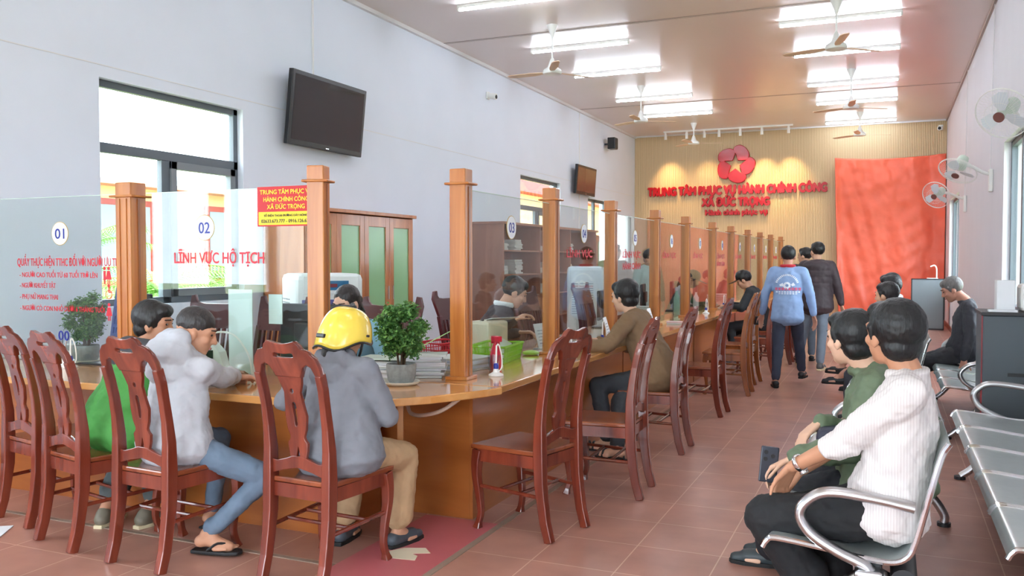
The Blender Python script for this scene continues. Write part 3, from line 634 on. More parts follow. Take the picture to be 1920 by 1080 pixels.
G().b2((0, 0, .04), (.5, .52, 1.05)).build('body', pbr((74, 84, 90), .4, spec=.5), t, bev=.006)
G().b2((-.01, -.01, 1.05), (.52, .53, 1.075)).build('lid', m_dk, t, bev=.004); G().b2((.16, -.006, .62), (.27, 0, .645)).build('slot', m_black, t)
G().b2((-.006, .01, .04), (0, .05, 1.05)).build('edge_strip', pbr((150, 40, 50), .4), t); G().b2((.01, .01, 0), (.49, .51, .04)).build('plinth', m_black, t)
o = G().b2((.72, 7.25, 1.076), (.84, 7.4, 1.3)).build('carton', m_paper, bev=.004); tag(o, 'narrow white carton standing on the dark grey cabinet', 'box')
t = T('printer', 'white rounded machine on the dark grey cabinet at the right edge', 'machine', (.98, 7.32, 1.076)); G().b2((-.11, -.15, 0), (.12, .15, .2)).build('body', m_white, t, bev=.03); G().b2((-.09, -.155, .06), (.1, -.15, .13)).build('front_panel', m_acg, t)
o = G().b2((.66, 7.12, 1.076), (.84, 7.22, 1.09)).build('paper_pad', m_paper); tag(o, 'white papers lying on the dark grey cabinet', 'papers')
t = T('information_kiosk', 'reflective grey cabinet before the orange curtain', 'cabinet', (.42, 20.0, 0))
G().b2((0, 0, .03), (.62, .4, 1.05)).build('body', pbr((120, 130, 134), .15, spec=.8), t, bev=.004); g = G()
for a, b in (((0, -.01, .0), (.02, 0, 1.06)), ((.6, -.01, 0), (.62, 0, 1.06)), ((0, -.01, 1.04), (.62, 0, 1.06)), ((0, -.01, 0), (.62, 0, .03))): g.b2(a, b)
g.build('frame', m_dk, t); o = G().tube(spl([(.9, 20.2, 1.05), (.9, 20.2, 1.25), (.86, 20.15, 1.33), (.78, 20.1, 1.31)]), .012).build('hook_stand', m_white, smooth=True); tag(o, 'thin white hooked stand on the grey cabinet by the curtain', 'stand')
o = G().b2((.72, 20.0, 1.051), (.92, 20.3, 1.07)).build('base_plate', m_white); tag(o, 'white plate under the hooked stand by the curtain', 'plate')
# ------------------------------------------------------------------ things on the counter
C0 = ctop+.001
def leafplant(name, label, loc, hh, rw, n, seed, pot=True, lean=(0, 0), cat='plant'):
    rnd = random.Random(seed); t = T(name, label, cat, loc)
    if pot:
        G().lathe([(.02, .012), (.066, .012), (.076, .03), (.082, .075), (.083, .112), (.078, .118), (.071, .114), (.068, .1), (.01, .1)], 28).build('pot', pbr((142, 146, 144), .6, var=.22, vscale=40, bump=.3, bscale=60), t, smooth=True)
        G().lathe([(.02, 0), (.085, 0), (.102, .014), (.104, .02), (.098, .02), (.082, .008), (.01, .008)], 28).build('saucer', pbr((226, 224, 210), .35), t, smooth=True)
        G().lathe([(.066, .1), (.05, .106), (.01, .108)], 16).build('soil', pbr((70, 52, 40), .9), t)
    g = G(); tips = []
    for k in range(9):
        a = rnd.uniform(0, 6.28); r_ = rw*rnd.uniform(.1, .55); b = V((.015*math.cos(a), .015*math.sin(a), .1)); e = V((r_*math.cos(a)+lean[0], r_*math.sin(a)+lean[1], .1+hh*rnd.uniform(.45, .8)))
        g.tube(spl([b, (b+e)/2+V((0, 0, .03)), e], 3), [.006, .0055, .005, .005, .004, .003, .003], 6)
    g.build('stems', pbr((84, 62, 42), .8), t)
    g = G(); ctrs = []
    for k in range(46):
        a = rnd.uniform(0, 6.28); el = rnd.uniform(-1.1, 1.2); q = rnd.uniform(.55, 1)
        ctrs.append(V((rw*q*math.cos(a)*math.cos(el)+lean[0], rw*q*math.sin(a)*math.cos(el)+lean[1], .1+hh*.55+hh*.45*math.sin(el)*q)))
    for k in range(n):
        c = ctrs[rnd.randrange(46)]+V([rnd.gauss(0, rw*.13) for _ in range(3)])
        if c.z < .12: continue
        s_ = rnd.uniform(.013, .023); Q = Euler((rnd.uniform(-.9, .9), rnd.uniform(-.9, .9), rnd.uniform(0, 6.28))).to_matrix()
        pts = [(0, 0, 0), (.5, .38, .12), (.75, .2, .05), (1.1, .42, -.05), (1.3, 0, -.2), (1.1, -.42, -.05), (.75, -.2, .05), (.5, -.38, .12)]
        g.add([c+Q@V(p)*s_ for p in pts], [(0, 1, 2, 7), (2, 3, 4, 5, 6) if 0 else (2, 3, 4), (2, 4, 6), (4, 5, 6), (2, 6, 7)])
    o = g.build('foliage', pbr((72, 120, 56), .5, var=.3, vscale=30), t)
    o.data.materials.append(pbr((110, 156, 74), .5, var=.2, vscale=30))
    for i, p in enumerate(o.data.polygons): p.material_index = 1 if (i//5) % 3 == 0 else 0
    return t
leafplant('potted_plant', 'bushy small-leaved plant in a grey stone pot beside the yellow helmet', (-2.47, 4.18, C0), .36, .125, 6500, 3, lean=(.01, 0))
leafplant('potted_plant', 'bushy potted plant behind glass 01 near the scissors', (-4.95, 4.25, C0), .36, .125, 4500, 8)
def monitor(label, loc, rz, w=.46, h=.3, z=.12, m_=m_dk):
    t = T('monitor', label, 'monitor', loc, rz)
    G().b2((-w/2, -.018, z), (w/2, .012, z+h)).build('bezel', m_, t, bev=.01); G().b2((-w/2+.015, .0125, z+.02), (w/2-.015, .0135, z+h-.015)).build('screen', m_screen, t)
    G().b2((-.03, -.04, .01), (.03, -.018, z+h*.5)).build('stand', m_, t, bev=.005); G().b2((-.12, -.1, 0), (.12, .08, .012)).build('base', m_, t, bev=.004)
    G().b2((-w*.28, -.045, z+h*.25), (w*.28, -.018, z+h*.7)).build('rear_housing', m_, t, bev=.015); return t
monitor('black monitor behind glass 01, seen from the back', (-4.68, 4.42, C0), R(6), .27, .36, .1)
monitor('large dark monitor back behind the glass, left of the yellow helmet', (-3.18, 4.40, C0), R(-2), .56, .36, .06)
monitor('monitor behind the helmet, between it and the light blue shirt', (-3.0, 4.5, C0), R(-58), .34, .32, .1)
monitor('dark monitor behind glass 04', (-2.75, 7.3, C0), R(110), .5, .32, .1, pbr((56, 60, 80), .3))
monitor('monitor behind glass 05 beside the brown jacket person', (-2.7, 8.55, C0), R(100), .45, .3, .08)
monitor('dark far monitor near the yellow bottle', (-2.7, 10.2, C0), R(100), .45, .3, .1); monitor('dark far monitor near the pale green bottle', (-2.7, 11.7, C0), R(100), .45, .3, .1); monitor('dark far monitor near the white bottle', (-2.7, 13.2, C0), R(100), .45, .3, .1)
t = T('card_reader', 'small white and black angled terminal before the grey hoodie person', 'terminal', (-3.72, 4.1, C0), R(10))
G().prism([(-.1, 0), (.1, 0), (.06, .14), (-.0, .2), (-.06, .2)], -.04, .04, X=M.Rotation(R(90), 4, 'X')).build('body', m_white, t, bev=.006)
G().b2((-.06, -.043, .03), (.02, -.04, .15)).build('screen', m_black, t); o = G().tube(spl([(-.06, 0, .19), (.0, 0, .25), (.12, .02, .24), (.2, .05, .12), (.22, .06, 0)]), .006).build('cable', m_white, t, smooth=True)
def docsheet(label, x0, y, z0, z1, rz, w):
    o = G().b2((-w/2, 0, 0), (w/2, .006, z1-z0)).build('notice_sheet', pbr((214, 228, 226), .4), loc=(x0, y, z0), rz=rz); return tag(o, label, 'sheet')
docsheet('pale sheet standing against the monitor, left of the helmet', -3.62, 4.22, C0, 1.27, R(-6), .2)
docsheet('small white slip taped to the top of the large dark monitor', -3.42, 4.30, 1.06, 1.24, 0, .1)
def pen_stand(label, loc, rz=0, m_=m_blue):
    t = T('pen_stand', label, 'pen stand', loc, rz, 'white desk pens on coiled stands')
    G().lathe([(.045, 0), (.045, .008), (.02, .022), (.012, .05)], 18).build('base', m_white, t, smooth=True)
    G().lathe([(.014, .03), (.016, .06), (.01, .075)], 10).build('holder', m_, t, smooth=True); G().cyl((0, 0, .06), (.004, 0, .18), .006, .005, 8).build('pen', m_white, t, smooth=True)
    G().tube(spl([(.02, 0, .02), (.05, 0, .05), (.045, 0, .13), (.02, 0, .185), (.004, 0, .175)]), .004).build('cord', m_white, t, smooth=True); return t
p0 = pen_stand('desk pen on the left worktop before glass 01', (-4.8, 4.0, C0))
for l, x, y in (('desk pen beside the green lid at the foot of the second post', -2.17, 6.05), ('desk pen behind the lone empty chair, before glass 04', -2.15, 6.85), ('desk pen on the worktop before glass 07', -2.16, 11.3), ('desk pen on the worktop before glass 08, farther of two', -2.16, 12.6), ('desk pen lying near the corner post foot with its clear cup', -2.14, 4.72)):
    dup(p0, l, (x, y, C0), R(70))
t = T('scissors', 'blue-handled scissors upright in a holder behind the second left chair', 'scissors', (-4.88, 4.02, C0+.0))
for s in (-1, 1): G().tube([(s*.026+.017*math.cos(a/12*6.283), 0, .2+.028*math.sin(a/12*6.283)) for a in range(12)], .005, 6, closed=True).build('handle', m_blue, t, smooth=True); G().tube([(s*.02, 0, .175), (-s*.004, 0, .03)], .005, 6).build('blade', m_chrome, t)
t = T('pen_cup', 'white cup holding the scissors on the left worktop', 'cup', (-4.88, 4.02, C0)); 
G().lathe([(.03, 0), (.034, .1), (.031, .1), (.028, .005)], 18).build('cup', m_white, t, smooth=True)
o = G().b2((-5.25, 4.16, C0), (-4.5, 4.5, C0+.012)).build('desk_mat', pbr((60, 64, 70), .5)); tag(o, 'dark mat under the plant and monitor behind glass 01', 'desk mat')
o = G().b2((-5.75, 4.2, C0), (-5.35, 4.5, C0+.09)).build('printer_box', pbr((190, 196, 198), .4), bev=.01); tag(o, 'low grey office machine at far left behind glass 01', 'machine')
# blue slatted plastic basket chair behind
t = T('plastic_chair', 'blue slatted plastic chair behind glass 01 at far left', 'chair', (-5.62, 5.0, 0), R(170)); mb = pbr((60, 84, 150), .4)
P = [(-.28, .82), (-.28, 1.22), (-.2, 1.24), (-.05, 1.22), (.08, 1.12), (.18, 1.0), (.28, .93), (.28, .82)]; hs = []
for k in range(14):
    x = -.25+k*.038; 
    for z0, z1 in ((.85, .9), (.925, .99), (1.015, 1.07), (1.095, 1.16)):
        lim = 1.2 if x < 0 else 1.16-x*.75
        if z1 < lim-.01: hs.append([(x, z0), (x+.018, z0), (x+.018, z1), (x, z1)])
link('backrest', flat(P, hs, .015, lambda x, y, z: (-x, -.22+z-(y-.8)*.15, y)), mb, t)
G().b2((-.28, -.22, .43), (.28, .25, .46)).build('seat', mb, t, bev=.01)
for a in (-1, 1):
    for b in (-1, 1): G().tube([(a*.25, b*.21, 0), (a*.25, b*.21, .44)], .016).build('leg', mb, t)
    G().tube([(a*.27, -.225, .44), (a*.27, -.225, .83)], .014).build('back_post', mb, t)
# stacks of paper
def stack(label, x, y, w, d, h, rz, mt=m_paper, cat='papers', z=C0, jit=.02, name='paper_stack'):
    t = T(name, label, cat, (x, y, z), rz); zz = 0; k = 0; g = G(); g2 = G()
    while zz < h:
        q = random.uniform(.006, .014); (g if k % 3 else g2).box((random.uniform(-jit, jit), random.uniform(-jit, jit), zz+q/2), (w, d, q*.93)); zz += q; k += 1
    g.build('sheets', mt, t); g2.build('folders', pbr((206, 210, 206), .6), t); return t
stack('stack of documents between the helmet and the stone plant pot', -2.70, 4.40, .28, .22, .1, R(8)); stack('stack of documents right behind the stone plant pot', -2.52, 4.53, .24, .2, .13, R(25), pbr((205, 205, 208), .7))
stack('loose white papers left of the corner post', -2.5, 4.95, .32, .3, .07, R(-12), pbr((226, 234, 250), .7)); 
o = G().box((0, 0, 0), (.3, .12, .004), X=M.Rotation(R(-28), 4, 'Y')).build('folder', pbr((178, 226, 150), .5), loc=(-2.52, 4.62, C0+.2), rz=R(20)); tag(o, 'pale green folder slanting off the stack behind the plant', 'folder')
o = G().b2((-.13, -.1, 0), (.13, .1, .008)).build('booklet', pbr((200, 215, 200), .6), loc=(-2.72, 4.4, C0+.112), rz=R(8)); tag(o, 'pale green booklet on the document stack behind the helmet', 'booklet')
def basket(label, loc, rz, w, d, h, mt):
    t = T('basket', label, 'basket', loc, rz); g = G()
    for a, b in (((-w/2, -d/2, 0), (w/2, -d/2+.004, h)), ((-w/2, d/2-.004, 0), (w/2, d/2, h)), ((-w/2, -d/2, 0), (-w/2+.004, d/2, h)), ((w/2-.004, -d/2, 0), (w/2, d/2, h))): pass
    P0 = [(-w*.44, -d*.44), (w*.44, -d*.44), (w*.44, d*.44), (-w*.44, d*.44)]; P1 = [(-w/2, -d/2), (w/2, -d/2), (w/2, d/2), (-w/2, d/2)]
    g.prism([(p[0], p[1]) for p in P0], 0, .005)
    for k in range(4):
        a, b, c, e = V(P0[k]+(.0,)), V(P0[(k+1) % 4]+(0.,)), V(P1[k]+(h,)), V(P1[(k+1) % 4]+(h,)); n = int((b-a).length/.02)
        for i in range(n+1): u = i/n; g.tube([a.lerp(b, u), c.lerp(e, u)], .0032, 4)
        for v in (.3, .6): g.tube([a.lerp(c, v), b.lerp(e, v)], .004, 4)
    g.build('mesh_wall', mt, t); G().tube([V(p+(h,)) for p in P1], .009, 6, closed=True).build('rim', mt, t); return t
mg = pbr((150, 214, 50), .4)
basket('bright green plastic basket of papers behind glass 03', (-2.47, 5.45, C0), R(96), .42, .26, .11, mg)
basket('red plastic basket behind the papers left of the corner post', (-2.62, 5.5, C0), R(80), .3, .2, .1, pbr((190, 30, 44), .4)) if 0 else basket('red plastic basket behind the papers left of the corner post', (-3.05, 5.76, .72), R(80), .34, .24, .12, pbr((190, 30, 44), .4))
t = T('side_table', 'brown table behind the clerks carrying the red basket', 'table', (-3.06, 5.76, 0)); G().b2((-.18, -.2, .68), (.18, .2, .719)).build('table_top', bw, t)
for a in (-1, 1):
    for b in (-1, 1): G().b2((a*.15-.02, b*.17-.02, 0), (a*.15+.02, b*.17+.02, .68)).build('leg', bw, t)
o = G().box((0, 0, .07), (.2, .003, .13), X=M.Rotation(R(20), 4, 'Y')).build('paper', m_paper, loc=(-2.46, 5.5, C0+.01), rz=R(80)); tag(o, 'white sheet sticking up out of the green basket', 'paper')
t = T('desktop_scanner', 'cream office machine behind the green basket', 'machine', (-2.72, 5.85, C0), R(80)); G().b2((-.13, -.1, 0), (.13, .1, .24)).build('body', pbr((226, 220, 196), .4), t, bev=.02); G().tube([(-.05, .105, .0), (-.05, .11, .22), (-.05, .0, .246)], .005).build('cable', m_black, t)
o = G().lathe([(.04, 0), (.062, .008), (.06, .022), (.035, .03), (.01, .034)], 20).build('green_lid', mg, loc=(-2.38, 5.86, C0), smooth=True); tag(o, 'flat lime green dish beside the green basket', 'dish')
t = T('spray_bottle', 'red plastic trigger bottle just behind the corner post', 'bottle', (-2.27, 5.0, C0), R(60)); mr_ = pbr((206, 24, 54), .35)
G().lathe([(.036, 0), (.04, .02), (.038, .08), (.028, .13), (.014, .16), (.014, .175)], 16).build('body', mr_, t, smooth=True); g = G(); g.b2((-.015, -.05, .175), (.015, .03, .21)); g.b2((-.008, .028, .16), (.008, .04, .2)); g.b2((-.006, -.04, .13), (.006, -.03, .176)); g.build('trigger', mr_, t, bev=.004)
o = G().lathe([(.03, 0), (.038, .11), (.0355, .11), (.028, .004)], 18).build('clear_cup', glassm((.9, .95, .96)), loc=(-2.2, 4.82, C0), smooth=True); tag(o, 'clear plastic cup at the foot of the corner post', 'cup')
for i, (x, c, l) in enumerate(((-2.42, (40, 60, 90), 'dark blue'), (-2.39, (150, 160, 165), 'grey'))):
    o = G().b2((-.012, -.06, 0), (.012, .06, .15)).build('file_folder', pbr(c, .5), loc=(x, 4.85, C0), rz=R(20)); tag(o, '%s upright file just behind the corner post' % l, 'file')
def holder(label, loc, rz):
    t = T('sign_holder', label, 'sign holder', loc, rz)
    X = M.Rotation(R(-16), 4, 'X'); G().b2((-.1, 0, 0), (.1, .004, .2), X=X).build('card', m_paper, t); G().b2((-.11, -.04, 0), (.11, .05, .006)).build('base', m_acg, t); g = G()
    for k in range(5): g.b2((-.07, -.001, .04+k*.025), (.06, 0, .046+k*.025), X=X)
    g.build('print_lines', m_acg, t); return t
hd = holder('white instruction card leaning before glass 04 near the fourth post', (-2.2, 7.25, C0+.05), R(100)); hd.location.z = C0
dup(hd, 'white instruction card leaning before glass 05 beside the brown jacket', (-2.2, 8.75, C0), R(95))
dup(hd, 'large white card standing behind glass 04, left of the dark monitor', (-2.45, 6.35, C0), R(80))
o = G().b2((-.11, -.15, 0), (.11, .15, .012)).build('open_file', m_paper, loc=(-2.1, 6.5, C0), rz=R(15)); tag(o, 'white papers under the hands of the brown jacket person', 'papers')
for i, (y, c, n_, l) in enumerate(((9.45, (220, 228, 90), .09, 'yellow'), (10.9, (170, 210, 190), .3, 'pale green'), (12.1, (240, 240, 240), .24, 'white'))):
    o = G().lathe([(.035, 0), (.04, .02), (.04, n_*.7), (.015, n_*.9), (.015, n_)], 14).build('bottle', pbr(c, .3), loc=(-2.45, y, C0), smooth=True); tag(o, '%s bottle standing behind the far glass screens' % l, 'bottle')
stack('pink and white slips on the worktop before glass 06', -2.1, 9.3, .2, .12, .02, R(5), pbr((230, 200, 200), .6))
stack('low stack of papers behind glass 09', -2.6, 14.6, .3, .22, .12, R(5)); stack('thicker stack of papers before the monitor behind glass 06', -2.6, 9.65, .3, .22, .16, R(5))
o = G().box((0, 0, 0), (.26, .19, .003), X=M.Rotation(R(-12), 4, 'X')).build('paper', m_paper, loc=(-2.70, 6.0, 1.0), rz=R(60)); tag(o, 'white sheet held up by the clerk behind glass 03', 'paper')
o = G().add([(-2.22, 3.62, .004), (-2.08, 3.64, .004), (-2.1, 3.70, .004), (-2.14, 3.72, .004), (-2.06, 3.76, .004), (-2.12, 3.82, .004), (-2.22, 3.78, .004), (-2.28, 3.68, .004)], [tuple(range(8))]).build('paper_scrap', pbr((226, 214, 186), .7)); tag(o, 'torn beige paper scrap on the pink floor tiles', 'paper')
sd = o.modifiers.new('s', 'SOLIDIFY'); sd.thickness = .001
o = G().b2((-.15, -.11, 0), (.15, .11, .004)).build('paper', m_paper, loc=(-4.42, 3.08, .001), rz=R(35)); tag(o, 'white sheet on the floor at the lower left corner', 'paper')
o = G().b2((0, 0, 0), (.01, .1, .16)).build('wall_switch', pbr((232, 226, 204), .5), loc=(XL, 7.18, 1.42)); tag(o, 'cream switch plate on the wall beside the window reveal', 'switch')
dup(o, 'lower cream switch plate on the wall beside the cabinet', (XL, 7.26, 1.24))
# ------------------------------------------------------------------ outside
struct(G().b2((-60, -40, -.35), (60, 60, -.3)), 'ground', pbr((150, 160, 110), .9, var=.2, vscale=1))
t = T('building', 'cream building with red-brown window frames seen through the left window', 'building', (-17, 8, -.3))
mc = pbr((226, 190, 140), .8); mr = pbr((140, 44, 30), .6)
G().b2((-4, -6, 0), (0, 24, 3.5)).build('wall', mc, t); G().b2((-4.4, -6.4, 3.5), (.6, 24.4, 3.6)).build('roof', pbr((190, 130, 110), .7), t)
for k in range(7):
    y = -4.5+k*4; w_ = G().b2((0, y-1.1, 1.1), (.08, y+1.1, 3.2)).build('window', mr, t); g = G(); g.b2((.081, y-.95, 1.25), (.1, y-.05, 3.05)); g.b2((.081, y+.05, 1.25), (.1, y+.95, 3.05)); g.build('pane', pbr((120, 140, 150), .15), w_)
    G().b2((0, y+1.6, 0), (.3, y+2.0, 3.5)).build('pillar', mr if k % 2 else mc, t)
t = T('building', 'orange-cream annex close outside the far left window', 'building', (-9.5, 20, -.3)); G().b2((-3, 0, 0), (0, 14, 4.2)).build('wall', pbr((244, 190, 130), .8), t); G().b2((-3.3, -.3, 3.6), (.4, 14.3, 3.9)).build('roof', mr, t); G().b2((0, 3, .8), (.05, 4.6, 2.6)).build('window', m_gframe, t)
def palm(label, loc, n, L, z0, seed):
    rnd = random.Random(seed); t = T('palm', label, 'palm', loc, 0, 'palms outside the window')
    G().tube([(0, 0, 0), (.03, 0, z0*.5), (0, .02, z0)], [.12, .09, .07], 10).build('trunk', pbr((130, 110, 84), .9), t)
    for k in range(n):
        a = 6.283*k/n+rnd.uniform(-.2, .2); e = rnd.uniform(.3, 1.1); P = [V((L*u*math.cos(a)*math.cos(e*(1-.4*u)), L*u*math.sin(a)*math.cos(e*(1-.4*u)), z0+L*(u*math.sin(e)-.55*u*u))) for u in [i/12 for i in range(13)]]
        g = G(); g.tube(P, .008, 4); sd_ = V((-math.sin(a), math.cos(a), 0))
        for i in range(1, 13):
            for s in (-1, 1):
                for q in (0, .5):
                    p = P[i-1].lerp(P[i], q); dr = (P[i]-P[i-1]).normalized(); tip = p+sd_*s*L*.24*(1-.5*i/13)+dr*.08*L+V((0, 0, -.1*L)); w_ = dr*.012*L
                    g.add([p-w_, p+w_, tip], [(0, 1, 2)])
        g.build('frond', pbr((104, 150, 34), .5), t)
    return t
palm('broad palm outside the left window between the sashes', (-9.1, 9.0, -.3), 16, 1.25, 1.25, 2); palm('smaller palm outside near the left part of the window', (-11.6, 9.9, -.3), 14, 1.2, 1.9, 5)
palm('palm outside at the right sash of the left window', (-12.2, 13.4, -.3), 14, 1.3, 1.2, 7)
def shrub(label, loc, r_, seed):
    rnd = random.Random(seed); t = T('shrub', label, 'shrub', loc, 0, 'shrubs outside the window'); g = G()
    for k in range(900):
        b = V((rnd.uniform(-r_, r_), rnd.uniform(-r_, r_), rnd.uniform(0, .9))); d = V((rnd.uniform(-.3, .3), rnd.uniform(-.3, .3), rnd.uniform(.3, .7))); w_ = V((rnd.uniform(-1, 1), rnd.uniform(-1, 1), 0)).normalized()*.02
        g.add([b-w_, b+w_, b+d], [(0, 1, 2)])
    g.build('leaves', pbr((84, 140, 30), .5, var=.3), t); G().cyl((0, 0, 0), (0, 0, .5), .05).build('stem', pbr((90, 70, 50), .9), t)
shrub('grassy green shrub outside below the right sash', (-7.4, 7.7, -.3), .45, 1); shrub('grassy green shrub outside below the left pane', (-7.3, 6.2, -.3), .45, 2); shrub('grassy green shrub farther back outside the window', (-8.9, 10.9, -.3), .6, 3)
# ------------------------------------------------------------------ people
CL = {}
def cloudtex(s):
    if s not in CL:
        t = bpy.data.textures.new('folds', 'CLOUDS'); t.noise_scale = s; t.noise_depth = 3; CL[s] = t
    return CL[s]
def soft(o, vox, it=4, disp=0, ds=.12, d2=0):
    r = o.modifiers.new('remesh', 'REMESH'); r.mode = 'VOXEL'; r.voxel_size = vox; r.use_smooth_shade = True
    if it: s = o.modifiers.new('smooth', 'SMOOTH'); s.iterations = it; s.factor = .5
    if disp:
        d = o.modifiers.new('folds', 'DISPLACE'); d.texture = cloudtex(ds); d.strength = disp; d.mid_level = .5; d.texture_coords = 'LOCAL'
    if d2: d = o.modifiers.new('creases', 'DISPLACE'); d.texture = cloudtex(.045); d.strength = d2; d.mid_level = .5; d.texture_coords = 'LOCAL'
    return o
def ik(a, b, l1, l2, hint):
    a = V(a); b = V(b); d = b-a; L = d.length
    if L > (l1+l2)*.995: b = a+d.normalized()*(l1+l2)*.995; d = b-a; L = d.length
    L = max(L, abs(l1-l2)+.02); u = d.normalized(); x = (l1*l1-l2*l2+L*L)/(2*L); h = math.sqrt(max(0, l1*l1-x*x))
    n = V(hint); n = (n-u*n.dot(u)).normalized(); return a+u*x+n*h, b
SKIN = (214, 164, 134)
def hand(g, w, d, n, curl, side):
    d = V(d).normalized(); n = V(n); n = (n-d*n.dot(d)).normalized(); s = d.cross(n)*side
    K = [w+d*(.088-.004*abs(i-1))+s*(.029-.0195*i) for i in range(4)]
    for i in range(4): g.cap(w+s*(.018-.012*i), K[i], .0135, .0115, 10)
    g.cap(K[0], K[3], .011, .010, 8)
    for i in range(4):
        L = (.040, .045, .042, .032)[i]; a = .25*curl; p = K[i]; r_ = .0088-.0008*(i == 3); sp = s*(.10-.07*i)
        for k in range(3):
            a += curl*(.35, .6, .45)[k]; q = p+(d*math.cos(a)+n*math.sin(a)+sp*(.6 if k == 0 else .3)).normalized()*L*(1, .68, .55)[k]; g.cap(p, q, r_, r_-.0006, 8); p = q; r_ -= .0007
    p = w+d*.025+s*.024
    for k, (L, r_) in enumerate(((.042, .0125), (.032, .0098), (.025, .009))):
        v = (d*(.65+.15*k)+s*(.75-.3*k)+n*(.25+.25*curl*k*.5)).normalized(); q = p+v*L; g.cap(p, q, r_, r_-.0012, 8); p = q
def person(label, loc, rz, sc=1.0, sit=True, ph=None, lean=8, side=0, head=(0, 0, 0), hl=None, hr=None, fl=None, fr_=None, eh=(None, None), kh=None, hip=0,
           top=((120, 120, 120), .7, 'jacket'), bot=((50, 52, 60), 'trousers'), shoe=('shoe', (30, 30, 34)), hair=('short', (22, 20, 22)), skin=SKIN, vox=.009, curl=(.5, .5), palm=(None, None),
           slv=1.0, hood=False, mask=None, fat=1.0, glasses=False, hemk=1.0, group=None, foot=(None, None), beard=False, tdisp=.02, neckfwd=0, heel=0, tl=1.0, hd=(0, 0)):
    loc = V(loc); t = T('person', label, 'person', loc, R(rz), group); t.scale = (sc,)*3
    Q = M.Rotation(R(-rz), 3, 'Z')
    def L_(p): return (Q@(V(p)-loc))/sc if p is not None else None
    pz = ph/sc if ph else (.55/sc if sit else .90); P = V((hip, 0, pz)); a = R(lean); u = V((math.sin(R(side)), math.sin(a), math.cos(a))).normalized(); rt = V((math.cos(R(side)), 0, -math.sin(R(side))))
    fw_ = V((0, math.cos(a), -math.sin(a)))
    u2 = (u+fw_*.12).normalized(); W_ = P+u*.15*tl; CH = W_+u2*.17*tl; SH = CH+(u+fw_*.05).normalized()*.13*tl; NK = SH+(u+V((0, .25+neckfwd, 0))).normalized()*.065
    hy, hp, hro = [R(q) for q in head]; HM = (M.Rotation(hy, 3, 'Z')@M.Rotation(-hp, 3, 'X')@M.Rotation(hro, 3, 'Y'))
    HD = NK+(V((0, .02+neckfwd*.1, .115))); HD = NK+V((0, .03+neckfwd*.08, .02))+HM@V((0, .015, .095))
    sh = [SH-rt*.165+V((0, 0, -.005)), SH+rt*.165+V((0, 0, -.005))]; hips = [P-V((.085, 0, 0)), P+V((.085, 0, 0))]
    hands = []; elb = []
    for i, (tg, hint) in enumerate(((hl, eh[0]), (hr, eh[1]))):
        s_ = -1 if i == 0 else 1
        tg = L_(tg) if tg is not None else (V((s_*.16, .28, pz+.12)) if sit else V((s_*.25, .06, pz-.07)))
        e, w = ik(sh[i], tg, .27, .245, hint or (s_*.7, -.5, -.6)); hands.append(w); elb.append(e)
    knees = []; ank = []
    for i, tg in enumerate((fl, fr_)):
        s_ = -1 if i == 0 else 1
        tg = L_(tg) if tg is not None else (V((s_*.12, .42, .085)) if sit else V((s_*.09, 0, .085)))
        k, w = ik(hips[i], tg, .415, .40, (kh[i] if kh else (s_*.15, 1, .8))); knees.append(k); ank.append(w)
    # --- body, one continuous skin surface
    g = G(); rt_ = [rt]*6
    g.loft([P-u*.03, W_, CH, SH-u*.03, SH+u*.02], [.135*fat, .12*fat, .135, .13, .09], [.095*fat, .085*fat, .095, .08, .06], rt)
    for i in (0, 1):
        g.chain([sh[i]+V((0, 0, 0)), elb[i], hands[i]], [.043, .036, .024]); g.chain([hips[i], knees[i], ank[i]], [.062, .042, .033]); g.cap(elb[i].lerp(hands[i], .25), elb[i].lerp(hands[i], .3), .039, .037)
        g.cap(knees[i].lerp(ank[i], .25), knees[i].lerp(ank[i], .35), .043, .042); g.cap(SH, sh[i], .05, .045)
        dr = (hands[i]-elb[i]).normalized(); pm = palm[i] if palm[i] else (0, 0, -1); sd_ = 1 if i == 0 else -1
        hand(g, hands[i]+dr*.01, dr+V((0, 0, -.05-hd[i])), pm, curl[i], sd_)
        f = V((foot[i] or ((-.18 if i == 0 else .18), 1, 0))); f.z = 0; f.normalize(); A = ank[i]; z0 = A.z-.085
        fd = (f+V((0, 0, -heel))).normalized(); g.cap(A+V((0, 0, -.035))-f*.03, A+V((0, 0, -.02))+f*.03, .032, .033); g.cap(A+V((0, 0, -.03))+f*.02, A+V((0, 0, -.058))+f*.115, .034, .027)
        sx = V((f.y, -f.x, 0))
        for k in range(5):
            b0 = A+V((0, 0, -.062))+f*(.10-.006*abs(k-1))+sx*(s_ if 0 else 1)*(.032-.016*k)*(-1 if i == 1 else 1); g.cap(b0-f*.03, b0+f*(.052-.006*k), .013, .0095, 8)
    g.cap(SH, NK, .058, .054); g.cap(NK, HD+HM@V((0, -.02, -.04)), .052, .05)
    E_ = lambda c, r: g.ell(HD+HM@V(c), r, HM, 20, 14)
    E_((0, -.012, .028), (.074, .092, .086)); E_((0, .022, -.035), (.058, .066, .072)); E_((0, .05, -.082), (.030, .032, .028)); E_((0, .045, .02), (.062, .045, .04)); E_((0, .06, -.055), (.03, .03, .022))
    for s_ in (-1, 1): E_((s_*.077, -.005, -.012), (.011, .021, .031)); E_((s_*.036, .058, -.022), (.026, .022, .022)); g.cap(HD+HM@V((s_*.017, .083, .034)), HD+HM@V((s_*.05, .066, .032)), .010, .009, 8)
    g.cap(HD+HM@V((0, .082, .018)), HD+HM@V((0, .103, -.024)), .009, .013, 8); g.cap(HD+HM@V((-.013, .09, -.026)), HD+HM@V((.013, .09, -.026)), .0085, .0085, 8)
    b = soft(g.build('body', pbr(skin, .55, var=.06, vscale=12), t), vox, 3)
